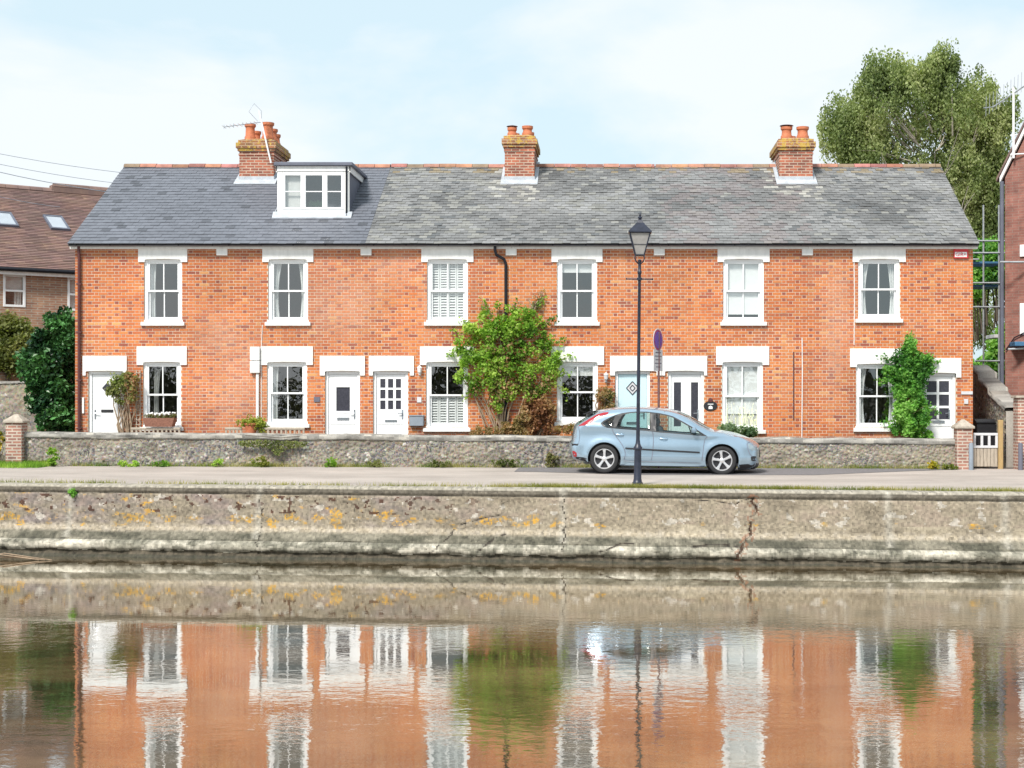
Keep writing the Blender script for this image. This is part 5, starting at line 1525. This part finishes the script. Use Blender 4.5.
# ------------------------------------------------------------------ planting
G_BR=[(.08,.19,.02),(.19,.36,.04),(.32,.50,.07),(.46,.60,.13)]
G_DK=[(.012,.045,.02),(.03,.09,.03),(.06,.17,.05),(.10,.27,.08)]
G_OL=[(.09,.12,.03),(.18,.21,.06),(.30,.31,.12)]
G_TR=[(.12,.17,.06),(.22,.28,.10),(.33,.39,.16),(.45,.48,.24)]
G_IVY=[(.04,.15,.025),(.11,.31,.05),(.21,.46,.08),(.32,.56,.13)]
BR=[(.18,.07,.035),(.34,.17,.08),(.46,.30,.15),(.26,.21,.08)]
def tree(name,label,cat,base,topz,ells,n,size,pal,nclump,crad,trunk=.3,group=None,hang=.0,barkm='bark',depth=4,seed=1,lm='leaf'):
    random.seed(seed)
    root=thing(name,base,label,cat,group)
    b=MB(); ends=[]; base=Vector(base)
    c0=sum((e[0] for e in ells),Vector())/len(ells)
    grow(b,base-Vector((0,0,.1)),(c0-base).normalized(),(c0.z-base.z)*.40,trunk,depth,ends,spread=.32,up=.12)
    b.build('trunk',barkm,root,smooth='all',recalc=False)
    cen=[]
    while len(cen)<nclump:
        e=random.choice(ells); d=Vector((random.gauss(0,1),random.gauss(0,1),random.gauss(0,1))).normalized()
        r=random.random()**.4*random.choice((1,1,1,1.12)); p=e[0]+Vector((d.x*e[1][0],d.y*e[1][1],d.z*e[1][2]))*r
        if N(p.x*.6+seed,p.y*.15,p.z*.6)<-.34: continue
        cen.append((p,random.uniform(.6,1.3)))
    b=MB(); leaves(b,clumps(cen,crad,(.8,.8,1.7) if hang>1 else (1,1,.8)),n,size,colfn(pal,.7,seed),hang=hang)
    b.build('crown',lm,root,recalc=False)
    # small twigs reaching the clumps
    b=MB()
    for p,k in random.sample(cen,min(90,len(cen))):
        q=p.lerp(c0,.6)+Vector((random.gauss(0,.3),random.gauss(0,.3),-.4)); b.tube([q,p.lerp(q,.4)+Vector((0,0,.15)),p],[.035,.02,.008],4,cap=False)
    b.build('branch',barkm,root,recalc=False)
    return root
E=lambda x,y,z,a,b_,c: (Vector((x,y,z)),(a,b_,c))
def e_px(px,py,D,rx,ry): p=W(px,py,D); s=D/F; return (p,(rx*s,rx*s*.8,ry*s))
T=54.
tree('birch_tree','tall loose pale green birch rising behind the right end of the roof','tree',(fx(925,T),T,.1),14,
 [e_px(905,110,T,68,52),e_px(955,135,T,50,48),e_px(880,85,T,26,24),e_px(915,72,T,30,22),e_px(972,112,T,38,32),e_px(860,140,T,34,36),e_px(965,200,T,34,50),e_px(985,260,T,26,60),e_px(900,160,T,60,30),e_px(995,140,T,22,60),e_px(985,200,T,26,50),e_px(845,130,T,26,30),e_px(978,230,T,30,60),e_px(950,180,T,50,40),e_px(975,300,T,26,50),e_px(1000,115,T,16,34),e_px(930,110,T,70,40),e_px(935,68,T,22,16)],
 120000,.10,G_TR,1500,.34,.14,hang=1.2,barkm='birchbark',seed=5,depth=3)
tree('laurel_tree','dark leafy tree filling the gap behind the scaffold poles','tree',(fx(990,50),50,.1),8,
 [e_px(1000,340,50,20,60),e_px(980,320,50,20,60),e_px(988,290,50,22,50),e_px(985,350,50,26,50),e_px(993,390,50,26,40),e_px(985,420,50,30,30)],40000,.14,G_DK[1:]+G_IVY[2:],480,.34,.12,seed=8,depth=2)
# left hedge and bush
def bush(name,label,cat,base,ells,n,size,pal,nclump,crad,lm='leaf',seed=1,group=None,flat=0):
    random.seed(seed); root=thing(name,base,label,cat,group); b=MB(); c0=sum((e[0] for e in ells),Vector())/len(ells)
    for k in range(6): 
        e=random.choice(ells)[0]; b.tube([Vector(base)+Vector((random.gauss(0,.05),0,-.05)),Vector(base).lerp(e,.5)+Vector((random.gauss(0,.06),random.gauss(0,.03),0)),e],[.03*min(1,crad*4),.02*min(1,crad*4),.008],5,cap=False)
    b.build('stem','bark',root,recalc=False)
    cen=[]
    for _ in range(nclump):
        e=random.choice(ells); d=Vector((random.gauss(0,1),random.gauss(0,1),random.gauss(0,1))).normalized(); r=random.random()**.35
        cen.append((e[0]+Vector((d.x*e[1][0],d.y*e[1][1],d.z*e[1][2]))*r,random.uniform(.6,1.3)))
    b=MB(); leaves(b,clumps(cen,crad),n,size,colfn(pal,2.0,seed),flat=flat); b.build('foliage',lm,root,recalc=False)
    return root
bush('laurel_bush','tall glossy dark green laurel against the left end of the terrace','bush',(fx(52,40.5),40.5,.15),
 [e_px(55,350,40.5,20,34),e_px(52,395,40.5,20,42),e_px(66,335,40.5,12,22),e_px(42,360,40.5,20,24),e_px(60,420,40.5,20,30),e_px(85,380,41,22,50)],26000,.13,G_DK,170,.26,'gloss_leaf',3)
bush('olive_bush','rounded olive green bush above the far left garden wall','bush',(fx(8,46),46,.15),
 [e_px(8,340,46,24,22),e_px(22,352,46,16,14),e_px(-20,335,46,26,26),e_px(5,362,46,26,14)],12000,.12,G_OL,120,.28,'leaf',4)
# climbers on the facade
def climber(name,label,base,poly,D,thick,n,size,pal,lm='leaf',seed=1,stems=8,nclump=160,crad=.13,cat='climbing plant',stemm='stick',pal2=None,split=None):
    random.seed(seed); root=thing(name,base,label,cat)
    P=[(fx(a,D),fz(c,D)) for a,c in poly]; xs=[p[0] for p in P]; zs=[p[1] for p in P]
    cen=[];t=0
    while len(cen)<nclump and t<20000:
        t+=1; x=random.uniform(min(xs),max(xs)); z=random.uniform(min(zs),max(zs))
        if inpoly((x,z),P):
            cen.append((Vector((x,YF-.08-thick*random.random(),z)),random.uniform(.6,1.3)))
    b=MB(); base=Vector(base)
    for k in range(stems):
        e=random.choice(cen)[0]; m1=base.lerp(e,.4)+Vector((random.gauss(0,.10),0,random.gauss(0,.08))); m2=base.lerp(e,.75)+Vector((random.gauss(0,.12),0,.05))
        for q in (m1,m2): q.y=YF-.06-.10*random.random()
        b.tube([base+Vector((random.gauss(0,.05),random.gauss(0,.02),0)),m1,m2,e],[.028,.02,.014,.006],5,cap=False)
    b.build('stem',stemm,root,recalc=False)
    f=colfn(pal,1.6,seed); f2=colfn(pal2,1.6,seed+3) if pal2 else None
    def cc(p):
        if f2 and split(p): return f2(p)
        return f(p)
    b=MB(); leaves(b,clumps(cen,crad,(1,.6,1)),n,size,cc,flat=.8); b.build('foliage',lm,root,recalc=False)
    return root,b
big=[(476,318),(486,308),(497,302),(506,305),(512,312),(522,311),(533,306),(541,316),(547,330),(556,346),(561,364),(558,380),(550,390),(545,405),(532,400),(520,392),(508,400),(500,412),(492,405),(494,396),(480,392),(466,386),(458,378),(463,362),(452,352),(460,340),(466,330)]
climber('climbing_shrub','large bright green climber covering the wall between two houses round the black downpipe',(fx(503),YF-.15,.3),big,38,.34,13000,.075,G_BR,'leaf',11,22,330,.13,
  pal2=BR+[(.2,.3,.05)],split=lambda p: random.random()< (.35*exp(-((p.x-fx(515))**2)/.4-((p.z-fz(352))**2)/.10)+.30*sstep(fz(372),fz(400),p.z*1.0)*.5+.45*exp(-((p.z-fz(388))**2)/.10)*sstep(fx(470),fx(500),p.x)))
dead=[(523,400),(535,395),(548,398),(553,405),(552,432),(545,440),(500,440),(494,434),(505,425),(516,422),(524,412)]
climber('dead_climber','tangle of reddish brown dead leaves at the foot of the large climber',(fx(535),YF-.2,.3),dead,38,.30,4200,.075,BR,'leaf',12,60,110,.13)
climber('low_brown_shrub','low russet shrub left of the big climber stem below the white shuttered window',(fx(486),YF-.3,.3),[(474,429),(484,426),(498,430),(500,440),(474,440)],38,.3,900,.06,BR,'leaf',13,20,30,.1,'shrub')
climber('sparse_climber','sparse yellowing stems reaching up the bricks at the upper right of the large climber',(fx(531),YF-.08,fz(310)),[(530,309),(539,292),(546,290),(541,310)],38,.04,90,.05,G_OL+[(.3,.3,.06)],'leaf',14,5,14,.10)
climber('ivy_climber','dense green ivy column between the curtained window and the six pane door',(fx(908),YF-.2,.3),[(908,338),(915,345),(928,358),(932,372),(925,392),(920,400),(926,412),(922,425),(930,440),(892,440),(890,428),(893,410),(892,392),(886,380),(884,370),(893,357),(900,348)],38,.40,13000,.075,G_IVY,'leaf',15,6,170,.14)
climber('door_climber','tangled half bare climber between the white diamond door and the planter window',(fx(129),YF-.12,.3),[(113,380),(120,373),(130,372),(138,377),(139,392),(136,402),(130,406),(122,402),(113,398),(111,388)],38,.22,2300,.065,G_OL+[(.18,.25,.05)],'leaf',16,16,60,.11,stemm='stick',pal2=BR,split=lambda p: p.x>fx(128) and random.random()<.6)
climber('russet_shrub','rust coloured shrub against the bricks left of the pale blue door',(fx(606),YF-.2,.3),[(598,392),(604,388),(613,389),(614,412),(612,432),(598,432),(597,410)],38,.22,1900,.06,BR+[(.12,.14,.04)],'leaf',17,30,60,.1,'shrub')
def shoots(root_name,pts,pal,seed):
    random.seed(seed); root=bpy.data.objects[root_name]; b=MB(); st=MB(); f=colfn(pal,2,seed)
    for (a,c,a2,c2) in pts:
        p=Vector((fx(a),YF-.12,fz(c))); q=Vector((fx(a2),YF-.08,fz(c2))); m=p.lerp(q,.5)+Vector((random.gauss(0,.05),-.05,random.gauss(0,.05))); st=MB(); st.tube([p,m,q],[.008,.006,.003],4); st.build('shoot','stick',root)
        for k in range(34):
            t=random.random(); w=p.lerp(m,t*2) if t<.5 else m.lerp(q,t*2-1); w=w+Vector((random.gauss(0,.05),random.gauss(0,.02),random.gauss(0,.05))); leaves(b,lambda:(w,1),1,.075,f,flat=.8)
    b.build('shoot_leaves','leaf',root,recalc=False)
shoots('climbing_shrub',[(470,325,460,322),(466,335,452,330),(462,350,448,356),(545,325,556,318),(556,345,566,338),(560,362,573,356),(555,385,566,392),(486,310,482,300),(512,312,516,302),(535,308,543,299),(475,390,464,398),(500,405,496,418),(556,372,570,374)],G_BR,80)
shoots('ivy_climber',[(912,342,910,333),(928,362,938,360),(890,362,880,358),(886,380,878,384),(928,410,938,414),(890,420,882,424)],G_IVY,81)
# trellis by the first window
r=thing('trellis',(fx(140),YF-.04,.3),'thin wooden trellis strip between the tangled climber and the planter window','trellis')
b=MB()
for k in range(2): x=fx(137.0+3.5*k); b.bbox(x-.011,x+.011,YF-.04,YF-.022,fz(435),fz(370),.002)
for k in range(14): z=fz(434-4.7*k); b.bbox(fx(136.4),fx(141.2),YF-.0605 if k%2 else YF-.0602,YF-.041,z-.01,z+.01,.002)
b.build('lattice','wood',r)
# benches below the windows and planters
def bench(px0,px1,label):
    r=thing('garden_bench',(fx((px0+px1)/2),YF-.5,.3),label,'bench','slatted benches against the houses')
    x0,x1=fx(px0),fx(px1); zt=fz(427.5,37.6)+.0; b=MB(); b.bbox(x0,x1,YF-.42,YF-.37,zt-.06,zt,.01); b.bbox(x0,x1,YF-.42,YF-.37,zt-.36,zt-.31,.01)
    b.build('back_rail','wood',r); b=MB(); n=int((x1-x0)/.105)
    for k in range(n+1): x=lerp(x0+.03,x1-.03,k/n); b.bbox(x-.024,x+.024,YF-.41,YF-.38,zt-.31,zt-.0605,.004)
    b.build('backrest','wood',r); b=MB()
    for k in range(4): b.bbox(x0,x1,YF-.84+.11*k,YF-.75+.11*k,.70-.0,.725,.004)
    b.build('seat','wood',r)
    for x in (x0+.03,x1-.08):
        for y in (YF-.82,YF-.44): b=MB(); b.bbox(x,x+.05,y,y+.05,.3,.699 if y<YF-.5 else zt-.361,.004); b.build('leg','wood',r)
bench(136,185,'wooden slatted bench under the planter window'); bench(229,246,'short wooden slatted bench left of the potted plant'); bench(266,308,'wooden slatted bench below the dark window beside the meter box')
r=thing('flower_planter',(fx(159),YF-.3,.9),'brown trough of white flowers under the first downstairs window','planter')
b=MB(); x0,x1=fx(143.5,37.6),fx(175,37.6); zt=fz(418,37.6); zb=fz(426.8,37.6)
b.add([(x0+.06,YF-.46,zb),(x1-.06,YF-.46,zb),(x1-.06,YF-.22,zb),(x0+.06,YF-.22,zb),(x0,YF-.5,zt),(x1,YF-.5,zt),(x1,YF-.18,zt),(x0,YF-.18,zt)],[(0,3,2,1),(4,5,6,7),(0,1,5,4),(1,2,6,5),(2,3,7,6),(3,0,4,7)]); b.build('trough','wicker',r)
random.seed(31); b=MB()
for k in range(320):
    p=Vector((random.uniform(x0+.02,x1-.02),random.uniform(YF-.47,YF-.2),zt+random.uniform(0,.10)))
    leaves(b,lambda:(p,1),1,.05,lambda q: mixt((.10,.16,.05),(.3,.22,.12),random.random()))
b.build('foliage','leaf',r,recalc=False); b=MB()
for k in range(34):
    x=random.uniform(x0+.10,x1-.02); c=(x,random.uniform(YF-.5,YF-.25),zt+.06+.08*random.random()); b.lathe([(0,-.022),(.026,-.01),(.026,.01),(0,.022)],c,6)
b.build('flower','white',r)
b=MB()
random.seed(32); r=bush('potted_plant','yellow green leafy plant in a terracotta pot left of the meter box pipe','plant',(fx(251),YF-.4,.92),[e_px(247,422,37.6,9,5),e_px(256,424,37.6,9,5),e_px(262,426,37.6,5,5)],1500,.06,[(.10,.16,.02),(.26,.34,.04),(.36,.40,.08)],50,.09,seed=33)
b=MB(); b.lathe([(.0,-.0),(.11,.0),(.15,.22),(.17,.23),(.17,.27),(.14,.27),(.13,.2)],(fx(251,37.6),YF-.4,fz(434,37.6)),16); b.build('pot','terracotta',r,smooth=True)
bush('lavender','grey green lavender bed in front of the net curtained window beyond the bonnet','plant',(fx(738),YF-.6,.3),[e_px(738,431,37.4,17,5),e_px(728,430,37.4,8,5),e_px(750,433,37.4,6,4)],2600,.06,[(.08,.15,.07),(.16,.26,.13),(.24,.32,.20)],70,.10,seed=34)
random.seed(35)
r=thing('flowering_stems',(fx(745),YF-.5,.3),'thin pale flower stems rising from the lavender before the net curtain','plant'); b=MB()
for k in range(40):
    x=fx(random.uniform(722,758)); h=random.uniform(.9,1.35); b.tube([(x,YF-.5,.3),(x+random.gauss(0,.03),YF-.5,.3+h)],.004,3); b.lathe([(0,-.03),(.012,0),(0,.03)],(x,YF-.5,.3+h),4)
b.build('stems','leaf',r); b.f and None
# dry patches: ochre dead plants
bush('orange_wallside_shrub','low russet bush just behind the flint wall left of the car tail','shrub',(fx(566,37),37.1,.3),[e_px(560,430,37.1,12,3),e_px(575,428,37.1,10,4),e_px(587,427,37.1,6,3)],1500,.055,BR+[(.15,.2,.05)],60,.09,seed=36)
# weeds along the wall foot
def weed(px,py,w,h,n,pal,label,seed,size=.05,D=36.3):
    base=W(px,py,D); base.z=gz(base.x,D)
    bush('wall_weed',label,'plant',tuple(base),[(base+Vector((0,0,h*D/F*.5)),(w*D/F*.5,.10,h*D/F*.5))],n,size,pal,max(8,n//22),.06,seed=seed,group='weeds growing at the wall foot')
weed(53,463,12,20,700,G_BR,'upright bright green weed at the wall foot near the left pillar',41)
weed(128,463,26,6,500,G_BR,'broad low green weed tuft at the wall foot below the diamond door',42)
weed(162,463,18,5,360,G_BR,'small green weed tuft at the wall foot below the planter window',43)
weed(217,464,10,8,260,G_BR,'small round green weed at the wall foot left of the dry grass',44)
weed(262,463,22,10,520,[(.15,.2,.03),(.35,.35,.08),(.45,.38,.16)],'yellow green weed with dry stalks at the wall foot below the potted plant',45)
weed(330,464,14,9,330,G_BR,'green weed at the wall foot below the square glass door',46)
weed(375,464,16,7,260,G_OL,'dull olive weed at the wall foot below the nine pane door',47)
weed(440,464,26,8,460,G_OL,'spreading olive weed at the wall foot below the shuttered window',48)
weed(505,465,30,9,560,G_OL,'wide olive weed at the wall foot below the large climber',49)
weed(553,462,16,16,520,[(.10,.12,.04),(.22,.22,.08),(.34,.28,.14)],'dry brownish weed clump behind the car tail',50)
weed(933,467,14,8,420,[(.2,.25,.03),(.5,.42,.04),(.6,.48,.05)],'yellow flowering weed at the wall foot left of the capped gate pillar',51,D=35.85)
weed(950,468,16,6,300,[(.15,.2,.03),(.35,.33,.06)],'yellowish low weed at the foot of the capped gate pillar',52,D=35.75)
# trailing plant over the wall
b=climber('trailing_plant','green trailing plant spilling over the flint wall below the potted plant',(fx(262,36.4),36.4,.9),[(238,441),(262,440),(308,442),(306,446),(288,449),(278,456),(268,448),(240,446)],36.42,.0,0,.05,G_OL,'leaf',60,3,40,.05)
def hang_leaves(o_root,poly,D,n,size,pal,seed):
    random.seed(seed); P=[(fx(a,D),fz(c,D)) for a,c in poly]; xs=[p[0] for p in P]; zs=[p[1] for p in P]; b=MB(); f=colfn(pal,3,seed); k=0
    while k<n:
        x=random.uniform(min(xs),max(xs)); z=random.uniform(min(zs),max(zs))
        if not inpoly((x,z),P): continue
        k+=1; p=Vector((x,D-random.uniform(.0,.08),z)); leaves(b,lambda:(p,1),1,size,f,flat=1.2)
    return b
for ch_ in list(b[0].children): bpy.data.objects.remove(ch_)
hl=hang_leaves(b[0],[(238,441),(262,440),(308,442),(306,446),(288,449),(278,456),(268,448),(240,446)],36.5,900,.05,G_OL+[(.12,.22,.05)],61); hl.build('foliage','leaf',b[0],recalc=False)
sb=MB(); sb.tube([(fx(245,36.5),36.52,.88),(fx(262,36.5),36.48,.86),(fx(280,36.5),36.5,.82),(fx(300,36.5),36.52,.86)],.008,4); sb.build('stem','bark',b[0])
# grass: blades along the quay edge and verge, one object each
def grass(name,label,fn,n,h,pal,seed):
    random.seed(seed); b=MB(); f=colfn(pal,1.5,seed)
    for _ in range(n):
        r_=fn()
        if r_ is None: continue
        p=Vector(r_); hh=h*random.uniform(.4,1.2); a=random.uniform(0,2*pi); w=Vector((cos(a),sin(a),0))*.006; t=Vector((random.gauss(0,.4),random.gauss(0,.4),1)).normalized()*hh
        b.add([p-w,p+w,p+t],[(0,1,2)],0,f(p))
    o=b.build(name,'leaf',recalc=False); tag(o,label,'grass',kind='stuff')
def edge_f():
    x=random.uniform(-13,9)
    dens=.12+.9*exp(-((x-fx(600,30))/1.6)**2)+.6*exp(-((x-fx(720,30))/1.5)**2)+.25*(x>0)
    if random.random()>dens*(.55+.9*N(x*1.3,2,2)): return None
    y=edge_y(x)+.42+abs(random.gauss(0,.09)); return (x,y,gz(x,y)-.005)
grass('quay_grass','strip of dry yellow green grass along the quay edge round the lamp foot',edge_f,70000,.12,[(.16,.2,.04),(.34,.33,.09),(.46,.40,.18)],71)
def verge_f():
    if random.random()<.35: x=fx(random.uniform(-10,46),36.2)
    else: x=random.uniform(-13,8.6)
    if random.random()>.3+.9*N(x*.9,9,1)+(.6 if x<fx(46,36.2) else 0): return None
    y=lerp(36.75,36.25,(x+13)/22)-.05-abs(random.gauss(0,.06)); return (x,y,gz(x,y)-.005)
grass('verge_grass','rough grass along the foot of the flint wall',verge_f,26000,.15,[(.12,.2,.04),(.25,.3,.07),(.48,.42,.20)],72)
def left_f():
    x=fx(random.uniform(-30,44),36.1); y=36.1+random.gauss(0,.18); return (x,y,gz(x,y)-.005)
grass('left_grass','bright green grass tuft at the foot of the left brick pillar',left_f,6000,.16,G_BR,73)
bush('yellow_flowers','yellow flowering plant at the far left edge beside the brick pillar','plant',tuple(W(0,462,36.6)),[e_px(-2,436,36.7,6,12),e_px(-6,450,36.7,10,14)],900,.06,[(.06,.12,.03),(.15,.2,.04),(.7,.5,.03)],40,.08,seed=74)
bush('quay_plant','small green plant rooted in the quay wall face at the left','plant',tuple(W(72,494,edge_y(-11))+Vector((0,-.03,0))),[(W(73,493,edge_y(-11)-.06),(.08,.05,.10))],260,.05,G_IVY,14,.05,seed=75)
b=MB(); p=W(0,548,29.2); 
for k in range(5): q=Vector((p.x+random.uniform(-.3,.2),29.0,WZ+.05)); b.tube([q,q+Vector((.35,-.05,.02*k)),q+Vector((.85+.1*k,-.1,-.04))],[.02,.014,.006],5)
tag(b.build('driftwood','stick',loc=(p.x,29.0,WZ)),'pale broken branch lying at the waterline by the left edge','branch')

# ------------------------------------------------------------------ far bank behind the camera (unseen, trees added for dark reflections in the panes)
random.seed(90); cen=[]
for k in range(420):
    x=random.uniform(-60,60); top=3.0+3.5*N(x*.13,3,3)+3.*N(x*.4,7,1); cen.append((Vector((x,-42+random.gauss(0,2.5),random.uniform(-.5,top))),random.uniform(.7,1.3)))
b=MB(); leaves(b,clumps(cen,2.1),16000,.75,colfn([(.03,.035,.025),(.06,.065,.05),(.10,.10,.08)],.15,90)); tag(b.build('reflection_trees','leaf',recalc=False),'unseen line of trees added behind the viewer to darken the window reflections','trees',kind='stuff')
sheet('far_bank',-80,80,4,lambda x:-70,lambda x:-34,2,0,'ground',zf=lambda x,y:-.6)

# ------------------------------------------------------------------ camera, light, world
cam=bpy.data.cameras.new('camera'); co=bpy.data.objects.new('camera',cam); COL.objects.link(co)
co.location=(0,0,EYE); co.rotation_euler=(pi/2,0,0)
cam.sensor_width=36; cam.lens=F*36/1024; cam.shift_x=(512-PX)/1024; cam.shift_y=(PY-384)/1024
cam.clip_start=.1; cam.clip_end=6000
SC.camera=co
az,el=radians(205),radians(48)   # direction towards the sun, azimuth clockwise from +Y
sd=Vector((sin(az)*cos(el),cos(az)*cos(el),sin(el)))
sun=bpy.data.lights.new('sun','SUN'); sun.energy=2.4; sun.angle=radians(11); sun.color=(1,.95,.88)
so=bpy.data.objects.new('sun',sun); COL.objects.link(so); so.rotation_euler=(-sd).to_track_quat('-Z','Y').to_euler(); so.location=(0,0,30)
w=bpy.data.worlds.new('World'); SC.world=w; w.use_nodes=True; nt=w.node_tree
bg=nt.nodes['Background']; sky=nt.nodes.new('ShaderNodeTexSky'); sky.sky_type='NISHITA'; sky.sun_disc=False
sky.sun_elevation=el; sky.sun_rotation=az; sky.dust_density=2.0; sky.ozone_density=1.0; sky.air_density=1.0
tc=nt.nodes.new('ShaderNodeTexCoord')
mp=nt.nodes.new('ShaderNodeMapping'); mp.inputs['Scale'].default_value=(1,1,2.2); mp.inputs['Location'].default_value=(.35,0,.12); nt.links.new(tc.outputs['Generated'],mp.inputs[0])
nz_=nt.nodes.new('ShaderNodeTexNoise'); nz_.inputs['Scale'].default_value=3.4; nz_.inputs['Detail'].default_value=7; nz_.inputs['Roughness'].default_value=.52; nz_.inputs['Distortion'].default_value=.4
nt.links.new(mp.outputs[0],nz_.inputs['Vector'])
cf=ramp(nt,nz_.outputs['Fac'],[(.47,(.0,.0,.0)),(.62,(1,1,1))])
bwn=nt.nodes.new('ShaderNodeRGBToBW'); nt.links.new(cf,bwn.inputs[0])
veil=mixc(nt,.84,sky.outputs[0],(4.55,5.62,6.05,1))       # thin high haze over the blue
cl_=mixc(nt,mth(nt,'MULTIPLY',bwn.outputs[0],.75),veil,(5.9,6.05,6.2,1))
nt.links.new(cl_,bg.inputs['Color']); bg.inputs['Strength'].default_value=.085
SC.view_settings.view_transform='Standard'; SC.view_settings.look='None'; SC.view_settings.gamma=1; SC.view_settings.exposure=1.0
SC.view_settings.use_curve_mapping=False
SC.render.engine='CYCLES'
